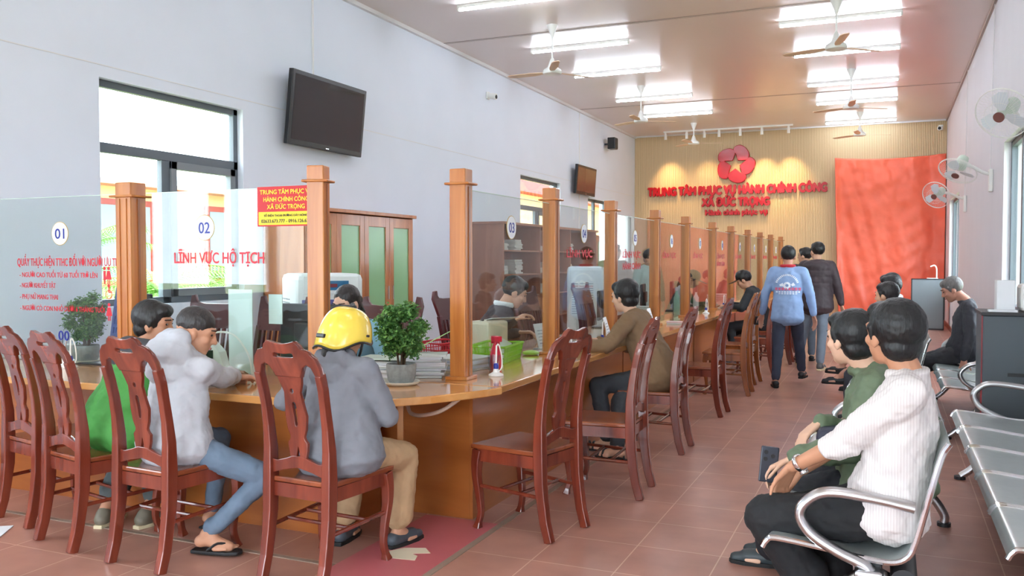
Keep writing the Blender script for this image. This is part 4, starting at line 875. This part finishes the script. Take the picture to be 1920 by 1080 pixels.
    for s_ in (-1, 1):
        e = G().ell(HD+HM@V((s_*.033, .0785, .012)), (.014, .006, .0065), HM, 12, 8).build('eye', pbr((46, 34, 30), .2), t, smooth=2)
        G().cap(HD+HM@V((s_*.018, .091, .037)), HD+HM@V((s_*.052, .073, .036)), .0042, .003, 6).build('eyebrow', pbr((34, 28, 26), .8), t, smooth=2)
    G().ell(HD+HM@V((0, .0895, -.058)), (.022, .006, .007), HM, 12, 8).build('mouth', pbr((176, 100, 92), .5), t, smooth=2)
    # --- hair
    hc = pbr(hair[1], .45, var=.25, vscale=60, bump=.4, bscale=90, bstretch=(1, 1, .25)); g = G(); H_ = lambda c, r: g.ell(HD+HM@V(c), r, HM, 20, 14)
    k = hair[0]
    if k == 'buzz': H_((0, -.016, .048), (.079, .096, .084))
    elif k == 'short': H_((0, -.024, .04), (.086, .098, .092)); H_((0, .03, .08), (.06, .052, .04)); [g.cap(HD+HM@V((s_*.076, .02, .03)), HD+HM@V((s_*.074, .016, -.01)), .012, .006) for s_ in (-1, 1)]
    elif k == 'thick': H_((0, -.03, .04), (.094, .102, .098)); H_((0, -.05, -.03), (.075, .062, .06)); H_((0, .035, .08), (.068, .055, .042)); [g.cap(HD+HM@V((s_*.08, .01, .03)), HD+HM@V((s_*.08, .0, -.01)), .016, .01) for s_ in (-1, 1)]
    elif k == 'tied': H_((0, -.024, .036), (.084, .098, .09)); H_((0, -.04, -.02), (.074, .07, .07)); H_((0, -.11, -.02), (.04, .04, .045)); g.chain([HD+HM@V((0, -.1, -.02)), HD+HM@V((0, -.12, -.12)), HD+HM@V((0, -.11, -.22))], [.03, .03, .012])
    if k != 'none': soft(g.build('hair', hc, t), min(vox, .008), 2, .007, .018)
    # --- top
    col, rough, kind = top[0], top[1], top[2]; mt = pbr(col, rough, var=.07, vscale=9, bump=.25, bscale=14) if not (len(top) > 3 and top[3]) else top[3]
    g = G(); f = fat; hem = P-u*(.02 if sit else .1); bl = {'puffer': 1.08, 'bomber': 1.14}.get(kind, 1)
    if sit: hem = P+V((0, .0, -.03))
    g.loft([hem, P+u*.06, W_, CH, SH-u*.045, SH+u*.015, SH+u*.05], [.182*f*bl, .172*f*bl, .155*f*bl, .17*bl, .175*bl, .13, .07], [.138*f*bl, .128*f*bl, .112*f*bl, .122*bl, .1*bl, .075, .062], rt, 28)
    for i in (0, 1):
        e_, w_ = elb[i], hands[i]; r0 = .066*bl; g.cap(SH+u*-.01, sh[i], .07, r0)
        if slv >= .95: g.chain([sh[i], e_, e_.lerp(w_, .93)], [r0, .055*bl, .04*bl]); g.cap(e_.lerp(w_, .86), e_.lerp(w_, .95), .037, .036)
        elif slv > .4: q = e_.lerp(w_, (slv-.5)*2); g.chain([sh[i], e_, q], [r0, .057, .053])
        else: q = sh[i].lerp(e_, slv*2); g.chain([sh[i], q], [r0, .062])
    if kind == 'puffer':
        for z in (.0, .08, .16, .24, .32, .40): g.loft([P+u*z, P+u*(z+.045)], [.185, .185], [.14, .14], rt, 24)
    if hood == 2:
        B = NK+V((0, -.07, .01)); g.cap(B-rt*.05, B+rt*.05, .085, .085); g.cap(B+V((0, .02, .06))-rt*.045, B+V((0, .02, .06))+rt*.045, .06, .06); g.cap(B+V((0, -.02, -.08))-rt*.05, B+V((0, -.02, -.08))+rt*.05, .07, .07)
        for q in (-1, 1): g.cap(B+rt*q*.07+V((0, .03, .02)), NK+rt*q*.06+V((0, .09, -.05)), .045, .03)
    if hood:
        B = NK+V((0, -.06, -.02)); g.cap(B+rt*-.07, B+rt*.07, .05, .05); g.cap(B+V((0, -.03, -.06))-rt*.045, B+V((0, -.03, -.06))+rt*.045, .055, .055); g.cap(NK-rt*.065+V((0, .0, .01)), NK-rt*.03+V((0, .06, -.04)), .032, .025); g.cap(NK+rt*.065+V((0, 0, .01)), NK+rt*.03+V((0, .06, -.04)), .032, .025); g.cap(B+V((0, -.01, .035))-rt*.05, B+V((0, -.01, .035))+rt*.05, .035, .035)
    else:
        g.tube([NK+V((0, -.006, -.012))+rt*.066*math.cos(q/16*6.283)+V((0, .062*math.sin(q/16*6.283), .008*-math.sin(q/16*6.283))) for q in range(16)], .016, 6, closed=True)
    soft(g.build({'jacket': 'jacket', 'shirt': 'shirt', 'puffer': 'jacket', 'bomber': 'jacket', 'hoodie': 'hoodie'}[kind], mt, t), min(vox*1.1, .011), 5, tdisp, .11, .012 if vox < .0095 else 0)
    # --- bottoms
    mb_ = pbr(bot[0], .8, var=.12, vscale=9, bump=.2, bscale=16); g = G(); bk = bot[1]
    if sit: g.ell(P+V((0, -.01, -.005)), (.158*f, .116*f, .10)); g.ell(P+V((0, .06, -.03)), (.15*f, .12, .08))
    else: g.loft([P-V((0, 0, .1)), P, P+u*.1], [.155*f, .165*f, .15*f], [.105*f, .115*f, .1*f], rt)
    wl_ = {'trousers': (.088, .066, .052), 'wide': (.094, .082, .078), 'slim': (.084, .058, .042), 'skirt': (.1, .09, .08)}[bk]
    for i in (0, 1):
        e = knees[i].lerp(ank[i], hemk if hemk < 1 else .93)
        if bk == 'skirt': g.cap(hips[i], knees[i]+(knees[i]-hips[i])*.05, wl_[0], wl_[1])
        else: g.chain([hips[i], knees[i], e], wl_); g.cap(e+V((0, 0, .02)), e, wl_[2]*1.02, wl_[2]*.98)
    if bk == 'skirt': g.cap(hips[0].lerp(hips[1], .5), knees[0].lerp(knees[1], .5), .1, .085)
    soft(g.build('skirt' if bk == 'skirt' else 'trousers', mb_, t), min(vox*1.1, .011), 4, .018, .1, .012 if vox < .0095 else 0)
    # --- shoes
    for i in (0, 1):
        f_ = V((foot[i] or ((-.18 if i == 0 else .18), 1, 0))); f_.z = 0; f_.normalize(); A = ank[i]; sx = V((f_.y, -f_.x, 0)); z = V((0, 0, 1))
        ms_ = pbr(shoe[1], .5)
        if shoe[0] in ('shoe', 'sneaker'):
            g = G(); g.cap(A-z*.045-f_*.035, A-z*.05+f_*.11, .04, .036); g.cap(A-z*.058+f_*.09, A-z*.062+f_*.165, .036, .026)
            if shoe[0] == 'sneaker': g.cap(A-z*.03-f_*.02, A-z*.02-f_*.01, .042, .042)
            o = soft(g.build('shoe', ms_, t), .008, 3)
            G().prism([((A+f_*a_+sx*b_).x, (A+f_*a_+sx*b_).y) for a_, b_ in ((-.075, -.025), (-.075, .025), (.0, .04), (.12, .044), (.18, .028), (.195, 0), (.18, -.028), (.12, -.044), (0, -.04))], A.z-.092, A.z-.068).build('sole', pbr((212, 196, 160) if shoe[0] == 'sneaker' else (20, 20, 20), .7), t, bev=.005)
        else:
            o = G().prism([((A+f_*a_+sx*b_).x, (A+f_*a_+sx*b_).y) for a_, b_ in ((-.075, -.025), (-.075, .025), (.0, .036), (.12, .044), (.17, .03), (.185, 0), (.17, -.03), (.12, -.044), (0, -.036))], A.z-.092, A.z-.074).build('sandal_sole', ms_, t, bev=.005)
            g = G(); tp = A+f_*.12-z*.045
            if shoe[0] == 'flipflop': g.tube(spl([A+f_*.02-sx*.04-z*.07, A+f_*.07-sx*.03-z*.035, tp, A+f_*.07+sx*.03-z*.035, A+f_*.02+sx*.04-z*.07], 4), .007, 6); g.tube([tp, tp-z*.03], .005, 6)
            else:
                for q in (.1, .135): g.tube(spl([A+f_*q-sx*.04-z*.07, A+f_*q-sx*.022-z*.03, A+f_*q-z*.022, A+f_*q+sx*.022-z*.03, A+f_*q+sx*.04-z*.07], 4), .008, 6)
                g.tube([A+V((.037*math.cos(q/14*6.283), .037*math.sin(q/14*6.283), .0)) for q in range(14)], .008, 6, closed=True); g.tube([A-f_*.04, A-f_*.06-z*.08], .006, 6)
            g.build('strap', ms_, o, smooth=True)
    if mask:
        soft(G().ell(HD+HM@V((0, .072, -.045)), (.058, .042, .05), HM, 20, 14).build('face_mask', pbr(mask, .7), t), .006, 2)
    r = dict(t=t, HD=HD, HM=HM, hands=hands, elb=elb, P=P, SH=SH, CH=CH, u=u, rt=rt, NK=NK, knees=knees, ank=ank, L=L_, sh=sh, W=W_)
    r['w'] = lambda p: loc+(M.Rotation(R(rz), 3, 'Z')@(V(p)*sc)); return r
# 1 green jacket, seen past the hoodie person, face turned right
pg = person('person in a green and grey hooded jacket turned to the right, seated second from left', (-3.74, 3.40, 0), 6, .98, lean=14, side=8, tl=.92, head=(-72, 8, 0), hl=(-4.0, 3.95, .79), hr=(-3.5, 4.0, .79), fl=(-3.92, 3.47, .085), fr_=(-3.70, 3.55, .085),
       top=((72, 150, 66), .7, 'jacket'), bot=((84, 92, 92), 'wide'), hemk=.7, shoe=('sneaker', (120, 112, 96)), hair=('thick', (30, 28, 28)), skin=(190, 136, 106), vox=.009, hood=False, fat=1.25, tdisp=.03)
g = G(); B = pg['NK']+V((0, -.05, -.03)); r_ = pg['rt']; g.cap(B-r_*.07+V((0, -.01, .0)), B+r_*.07+V((0, -.01, .0)), .075, .075); g.cap(B+V((0, -.04, -.06))-r_*.07, B+V((0, -.04, -.06))+r_*.07, .07, .07); g.cap(pg['NK']+r_*.08, pg['NK']+r_*.05+V((0, .09, -.06)), .038, .035); g.cap(B-r_*.08, B-r_*.13+V((0, 0, -.03)), .06, .045); g.cap(B+r_*.08, B+r_*.13+V((0, 0, -.03)), .06, .045)
soft(g.build('hood', pbr((70, 72, 76), .8, bump=.3), pg['t']), .009, 4, .015)
# 2 grey hoodie
ph_ = person('person in a light grey hoodie and blue jeans writing at the counter, buzz-cut sides', (-3.23, 3.29, 0), -10, 1.0, lean=1, side=-1, ph=.54, tl=.84, head=(-44, 18, 0), hl=(-3.30, 3.78, .80), hr=(-3.30, 3.84, .80), fl=(-3.38, 3.70, .085), fr_=(-3.07, 3.32, .10), kh=[(-.1, 1, .8), (.9, .8, .6)], eh=((-.8, -.3, -.5), (1, -.2, -.75)),
       top=((188, 190, 196), .9, 'hoodie'), bot=((104, 122, 142), 'slim'), shoe=('flipflop', (26, 26, 28)), hair=('buzz', (44, 40, 40)), skin=(196, 142, 112), vox=.007, hood=2, curl=(.9, 1.0), fat=1.22, tdisp=.035, foot=((-.1, 1, 0), (1, .5, 0)))
# 3 yellow helmet
py_ = person('person in a yellow motorbike helmet and dark grey hooded top, seen from behind', (-2.36, 3.42, 0), -2, .95, lean=2, side=-5, tl=.9, head=(-8, 12, 0), hl=(-2.62, 3.70, .79), hr=(-2.34, 3.66, .80), fl=(-2.56, 3.74, .085), fr_=(-2.27, 3.80, .085), eh=((-.9, -.5, -.6), (1, -.3, -1)),
       top=((124, 126, 134), .85, 'hoodie'), bot=((188, 156, 118), 'wide'), hemk=.8, shoe=('shoe', (70, 76, 84)), hair=('tied', (30, 24, 22)), skin=(200, 150, 120), vox=.008, hood=True, fat=1.38, tdisp=.02)
t = T('motorbike_helmet', 'yellow half-shell motorbike helmet worn by the person at the middle chair', 'helmet', py_['w'](py_['HD']), R(-10)); HM = py_['HM']; t.rotation_euler = (M.Rotation(R(-10), 3, 'Z')@HM).to_euler()
vs = []; fs = []; n = 36; m_ = 14
for j in range(m_+1):
    for i in range(n):
        th = 6.2832*i/n; c, s_ = math.cos(th), math.sin(th); low = -.05-.04*max(0, -s_)+.04*max(0, s_)+.012*math.cos(4*th)
        ph_a = math.pi/2*(1-j/m_); z = low+(0.128-low)*math.sin(ph_a); k = math.cos(ph_a)**.66
        vs.append((.123*k*c, -.012+.14*k*s_, z))
for j in range(m_):
    for i in range(n): fs.append((j*n+i, (j+1)*n+i, (j+1)*n+(i+1) % n, j*n+(i+1) % n))
g = G().add(vs, fs); o = g.build('shell', pbr((238, 206, 78), .24, coat=.5), t, smooth=2, fix=True); q = o.modifiers.new('s', 'SOLIDIFY'); q.thickness = .012; q.offset = -1
rim = [vs[m_*n+i] for i in range(n)]; G().tube([(x*1.005, (y+.012)*1.005-.012, z) for x, y, z in rim], .006, 6, closed=True).build('rim_trim', m_black, t, smooth=True)
for x in (-1, 1):
    G().cyl((x*.112, .03, -.0), (x*.127, .032, -.0), .006).build('rivet', m_dk, t); G().tube(spl([(x*.105, .02, -.02), (x*.085, .03, -.09), (x*.03, .055, -.135), (0, .055, -.137)]), .006, 6).build('strap', m_black, t, smooth=True)
G().b2((-.03, -.155, -.04), (.03, -.14, -.02)).build('rear_vent', m_black, t, bev=.004)
# 4 clerk light blue
person('clerk in a light blue shirt and mask behind the yellow helmet', (-3.34, 5.16, 0), 174, 1.0, lean=8, head=(0, 22, 0), hl=(-3.12, 4.72, .79), hr=(-3.56, 4.72, .79), top=((140, 190, 214), .8, 'shirt'), slv=.42, hair=('tied', (40, 34, 34)), mask=(226, 232, 236), fat=1.15, vox=.01, skin=(222, 176, 150))
# 5 clerk dark jacket, facing the aisle
pk = person('clerk in a dark jacket with white collar looking down behind glass 03', (-3.02, 6.30, 0), -52, 1.03, ph=.60, lean=20, head=(-8, 26, 0), hl=(-2.85, 6.75, .84), hr=(-2.66, 6.2, .98), top=((66, 54, 58), .8, 'jacket'), hair=('short', (28, 26, 28)), skin=(214, 164, 138), vox=.009, curl=(1, 1), fat=1.2)
G().tube([pk['NK']+V((.074*math.cos(q/16*6.283), -.002+.07*math.sin(q/16*6.283), .012-.012*math.sin(q/16*6.283))) for q in range(16)], .011, 6, flat=2, closed=True).build('white_collar', m_paper, pk['t'], smooth=2)
# 6 brown jacket
pb = person('person in a brown blazer seated with back to the aisle, looking through glass 05', (-1.63, 6.62, 0), 84, 1.05, lean=20, head=(-12, 8, 0), hl=(-2.18, 6.28, .80), hr=(-2.16, 6.75, .80), fl=(-1.95, 6.35, .085), fr_=(-1.8, 6.1, .085), kh=[(0, 1, .8), (.3, 1, .8)], top=((130, 104, 76), .85, 'jacket'), bot=((62, 66, 72), 'trousers'), shoe=('sandal', (24, 26, 28)), hair=('thick', (26, 24, 26)), skin=(220, 176, 148), vox=.009, fat=1.3, curl=(1.2, 1.0), tdisp=.03)
o = G().cyl((0, 0, 0), (0, .02, .13), .0045, n=8).build('pen', m_blue, loc=tuple(pb['w'](pb['hands'][0]+(pb['hands'][0]-pb['elb'][0]).normalized()*.09)+V((0, 0, -.01)))); tag(o, 'blue pen held by the person in the brown blazer', 'pen')
# clerks further behind
person('clerk in a white shirt standing behind glass 05', (-3.35, 12.7, 0), 240, .97, sit=False, lean=4, head=(10, 10, 0), top=((206, 222, 218), .8, 'shirt'), slv=.4, hair=('thick', (30, 28, 30)), vox=.012)
person('clerk with long dark hair in a pale top behind glass 06', (-3.06, 13.6, 0), 262, .97, lean=8, head=(0, 15, 0), top=((206, 210, 220), .8, 'shirt'), slv=.7, hair=('tied', (34, 28, 28)), vox=.012)
person('clerk in a dark green vest behind glass 07', (-3.06, 15.0, 0), 262, 1.0, lean=14, head=(0, 20, 0), top=((52, 92, 56), .8, 'jacket'), hair=('short', (26, 24, 26)), vox=.012)
person('clerk in dark clothes behind glass 08', (-3.04, 17.2, 0), 262, 1.0, lean=12, head=(10, 15, 0), top=((60, 60, 66), .8, 'jacket'), hair=('thick', (26, 24, 26)), vox=.012)
# 10 black cap
pc = person('person in a black cap and black jacket seated far along the chairs', (-1.62, 12.7, 0), 84, 1.05, lean=16, head=(0, 26, 0), hl=(-2.1, 12.5, .8), hr=(-2.1, 12.9, .8), fl=(-2.0, 12.6, .085), fr_=(-1.95, 12.9, .085), top=((42, 44, 48), .8, 'jacket'), bot=((40, 42, 46), 'trousers'), hair=('short', (24, 22, 24)), vox=.011, fat=1.1)
t = T('baseball_cap', 'black peaked cap worn by the person in the black jacket', 'cap', pc['w'](pc['HD'])); t.rotation_euler = (M.Rotation(R(84), 3, 'Z')@pc['HM']).to_euler()
G().lathe([(.098, .03), (.102, .05), (.095, .1), (.06, .14), (.01, .152)], 24).build('crown', m_black, t, smooth=True); G().prism([(-.085, .05), (-.075, .16), (-.03, .215), (.03, .215), (.075, .16), (.085, .05)], .034, .042).build('peak', m_black, t, bev=.002)
# 11 light blue jacket walking away
pj = person('person walking away in a light blue work jacket with a printed back and red collar', (-1.06, 10.35, 0), 2, .975, sit=False, lean=0, head=(4, 0, 0), fl=(-1.17, 10.25, .085), fr_=(-.92, 10.7, .11), kh=[(0, 1, 0), (0, 1, 0)], hl=(-1.36, 10.45, .78), hr=(-.76, 10.42, .74), top=((140, 166, 206), .8, 'jacket'), bot=((52, 58, 76), 'trousers'), shoe=('shoe', (28, 30, 34)), hair=('short', (26, 24, 26)), skin=(196, 140, 116), vox=.01, fat=1.04, tdisp=.03)
t = pj['t']; jk = [c for c in t.children if c.name.startswith('jacket')][0]
def decal(name, polys, mat):
    g = G()
    for pol in polys:
        for i in range(len(pol)-1):
            (x0, z0, w0), (x1, z1, w1) = pol[i], pol[i+1]; dx_, dz_ = x1-x0, z1-z0; L = math.hypot(dx_, dz_) or 1; nx_, nz_ = -dz_/L, dx_/L; c = pj['P'].z
            g.add([(x0-nx_*w0, -.16, c+z0-nz_*w0), (x1-nx_*w1, -.16, c+z1-nz_*w1), (x1+nx_*w1, -.16, c+z1+nz_*w1), (x0+nx_*w0, -.16, c+z0+nz_*w0)], [(0, 1, 2, 3)])
    o = g.build(name, mat, jk); bm = bmesh.new(); bm.from_mesh(o.data); bmesh.ops.subdivide_edges(bm, edges=bm.edges, cuts=3, use_grid_fill=True); bm.to_mesh(o.data); bm.free()
    s = o.modifiers.new('wrap', 'SHRINKWRAP'); s.target = jk; s.wrap_method = 'PROJECT'; s.use_project_y = True; s.use_negative_direction = False; s.use_positive_direction = True; s.use_project_x = False; s.use_project_z = False; s.offset = .004; s.wrap_mode = 'ABOVE_SURFACE'
arc = lambda r0, a0, a1, w, n=10: [(r0*math.cos(R(a0+(a1-a0)*i/n)), .29+r0*math.sin(R(a0+(a1-a0)*i/n)), w) for i in range(n+1)]
mwh = pbr((232, 236, 244), .7)
decal('white_print', [arc(.12, 15+k*9, 15+k*9+6, .011, 3) for k in range(17)]+[arc(.03, 0, 360, .012, 12), [(.05, .29, .012), (.08, .31, .02)], [(-.08, .29, .01), (-.04, .30, .02)]]+[[(-.12+k*.03, .215, .006), (-.1+k*.03, .215, .006)] for k in range(9)]+[[(-.09+k*.03, .195, .005), (-.07+k*.03, .195, .005)] for k in range(7)], mwh)
decal('red_print', [[(-.13+k*.036, .25, .016), (-.103+k*.036, .25, .016)] for k in range(8)], pbr((206, 96, 128), .7))
g = G(); N_ = pj['NK']; g.tube([N_+V((.07*math.cos(q/16*6.283), -.006+.066*math.sin(q/16*6.283), .004)) for q in range(16)], .02, 6, closed=True); g.build('red_collar', pbr((196, 44, 60), .8), t, smooth=2)
o = G().b2((-.04, -.02, -.05), (.04, .02, .05)).build('black_pouch', m_black, loc=(-1.41, 10.52, .74), bev=.012); tag(o, 'small black pouch held by the person in the light blue jacket', 'pouch')
# 12 puffer, 13 behind
person('person in a dark brown puffer jacket and jeans walking away', (-.88, 12.15, 0), -4, 1.02, sit=False, lean=0, head=(38, 0, 0), fl=(-1.12, 12.35, .09), fr_=(-.82, 12.1, .085), kh=[(0, 1, 0), (0, 1, 0)], hl=(-1.2, 12.3, .85), hr=(-.56, 12.2, .82), top=((66, 54, 58), .6, 'puffer'), bot=((120, 132, 146), 'trousers'), shoe=('sneaker', (90, 88, 88)), hair=('short', (28, 26, 26)), vox=.011, fat=1.12, tdisp=.03)
person('person mostly hidden between the light blue jacket and the brown puffer jacket', (-1.10, 13.2, 0), 10, .985, sit=False, lean=0, head=(60, 0, 0), top=((52, 46, 52), .7, 'jacket'), bot=((100, 112, 126), 'trousers'), hair=('short', (30, 28, 28)), vox=.012, fat=1.05)
# 14 green bomber woman
pw = person('person in an olive green bomber jacket holding a phone, second on the bench', (.0, 4.0, 0), 92, .99, lean=4, ph=.53, tl=.93, hd=(.2, .9), head=(-42, 2, 0), hl=(-.36, 3.80, .62), hr=(-.27, 3.98, .74), fl=(-.50, 4.25, .085), fr_=(-.46, 4.4, .085), eh=((-.4, -.5, -.8), (.5, -.6, -.6)), top=((100, 116, 90), .6, 'bomber'), bot=((34, 36, 42), 'wide'), shoe=('shoe', (52, 62, 66)), hair=('thick', (22, 24, 26)), skin=(224, 180, 152), vox=.007, curl=(.9, .7), palm=((.0, .2, -1), (0, -.3, -1)), tdisp=.04, neckfwd=.3, fat=1.3, foot=((0, 1, 0), (0, 1, 0)))
h_ = pw['w'](pw['hands'][0]+(pw['hands'][0]-pw['elb'][0]).normalized()*.115); t = T('phone', 'dark phone with round lenses held over the knee', 'phone', tuple(h_+V((.012, -.022, .0))), 0); t.rotation_euler = (R(-8), R(6), R(14))
G().b2((-.037, -.005, -.075), (.037, .005, .075)).build('case', pbr((50, 54, 66), .35), t, bev=.006)
for a, b in ((-.017, .05), (-.017, .022), (.012, .036)): G().cyl((a, -.005, b), (a, -.008, b), .009).build('lens', m_black, t)
t = T('shoulder_bag', 'navy bag with a brown strap on the lap of the olive green jacket', 'bag', (-.22, 4.02, .66), R(92)); soft(G().b2((-.14, -.06, -.08), (.13, .06, .08)).build('body', pbr((48, 52, 70), .5), t, bev=.03), .01, 3, .02)
o = G().tube(spl([(-.1, -.02, .07), (-.06, -.10, .2), (.02, -.16, .36), (.10, -.26, .47)]), .016, 6, flat=.2).build('strap', pbr((110, 66, 56), .6), t, smooth=True)
# 15 white striped shirt
def striped():
    m = bpy.data.materials.new('striped_cloth'); m.use_nodes = True; n = m.node_tree; b = n.nodes['Principled BSDF']; L = n.links
    tc = n.nodes.new('ShaderNodeTexCoord'); w = n.nodes.new('ShaderNodeTexWave'); w.inputs['Scale'].default_value = 34; w.bands_direction = 'Y'; w.inputs['Distortion'].default_value = .6
    L.new(tc.outputs['Object'], w.inputs[0]); cr = n.nodes.new('ShaderNodeValToRGB'); cr.color_ramp.elements[0].color = lin((212, 204, 202)); cr.color_ramp.elements[1].color = lin((226, 220, 218)); cr.color_ramp.elements[1].position = .35
    L.new(w.outputs[0], cr.inputs[0]); L.new(cr.outputs[0], b.inputs[0]); b.inputs['Roughness'].default_value = .85
    nb = n.nodes.new('ShaderNodeTexNoise'); nb.inputs['Scale'].default_value = 10; bp = n.nodes.new('ShaderNodeBump'); bp.inputs['Strength'].default_value = .35; bp.inputs['Distance'].default_value = .015; L.new(tc.outputs['Object'], nb.inputs[0]); L.new(nb.outputs[0], bp.inputs['Height']); L.new(bp.outputs[0], b.inputs['Normal']); return m
pwh = person('person in a white striped shirt and black cropped trousers seated nearest on the bench', (.0, 3.47, 0), 86, 1.03, lean=-12, ph=.54, tl=.98, hd=(.9, .5), head=(-46, -2, 0), hl=(-.33, 3.47, .66), hr=(-.33, 3.60, .60), fl=(-.20, 3.50, .12), fr_=(-.10, 3.62, .12), kh=[(-.1, 1, .6), (.1, 1, .6)], eh=((-.3, .1, -1), (.4, -.2, -1)), top=((216, 208, 206), .85, 'shirt', striped()), bot=((26, 27, 30), 'wide'), hemk=.66, slv=.62, shoe=('sandal', (30, 28, 30)), hair=('thick', (20, 21, 23)), skin=(198, 142, 110), vox=.006, curl=(.8, .6), palm=((0, .2, -1), (0, .2, -1)), fat=1.05, tdisp=.04, neckfwd=.1, foot=((.2, 1, 0), (.3, 1, 0)))
e0, w0 = pwh['elb'][0], pwh['hands'][0]; dq = (w0-e0).normalized(); ws = pwh['w'](w0-dq*.03); t = T('wristwatch', 'silver wristwatch on the near wrist of the white shirt person', 'watch', ws); dw = M.Rotation(R(86), 3, 'Z')@dq; t.rotation_euler = dw.to_track_quat('Z', 'Y').to_euler()
G().tube([(.031*math.cos(q/20*6.283), .031*math.sin(q/20*6.283), 0) for q in range(20)], .005, 6, flat=2, closed=True).build('bracelet', m_chrome, t, smooth=True)
X = M.Rotation(R(-90), 4, 'Z')@M.Translation((.032, 0, 0))@M.Rotation(R(90), 4, 'Y'); G().lathe([(.0, -.002), (.018, 0), (.018, .008), (.015, .009)], 20, X=X).build('watch_case', m_chrome, t, smooth=True); G().lathe([(.0145, .009), (.0145, .0095)], 20, X=X).build('dial', m_white, t)
# bench 2 people
person('person in a black floral skirt with crossed legs on the middle bench', (.10, 9.75, 0), 80, .98, lean=2, head=(-10, 0, 0), fl=(-.62, 10.2, .10), fr_=(-.46, 10.1, .30), kh=[(0, 1, .8), (-.3, 1, 1)], top=((60, 52, 56), .8, 'shirt'), slv=.4, bot=((40, 26, 30), 'skirt'), shoe=('shoe', (30, 32, 36)), hair=('thick', (28, 26, 28)), skin=(206, 158, 136), vox=.009)
person('person with dark hair and glasses low behind the white shirt person', (.10, 8.15, 0), 84, .95, lean=4, head=(-20, 5, 0), top=((120, 120, 126), .8, 'jacket'), hair=('short', (40, 36, 38)), vox=.011)
person('person in a black hood and white mask with a grey jacket on the middle bench', (.12, 10.4, 0), 84, 1.0, lean=2, head=(-4, 8, 0), top=((166, 166, 172), .85, 'hoodie'), hair=('thick', (20, 20, 22)), mask=(240, 240, 242), vox=.011)
# old person
person('elderly person in dark clothes leaning back with legs stretched out on the right bench', (.66, 9.6, 0), 88, 1.0, lean=-10, head=(4, 26, 0), fl=(-.22, 9.6, .085), fr_=(-.25, 9.75, .085), hl=(.66, 9.28, .47), hr=(.66, 9.92, .48), eh=((0, -1, -.2), (0, -1, -.2)), top=((50, 49, 56), .75, 'jacket'), bot=((62, 60, 64), 'wide'), hair=('short', (104, 100, 98)), skin=(184, 128, 106), vox=.009, curl=(.3, .3), fat=1.08, tdisp=.03, neckfwd=.4)
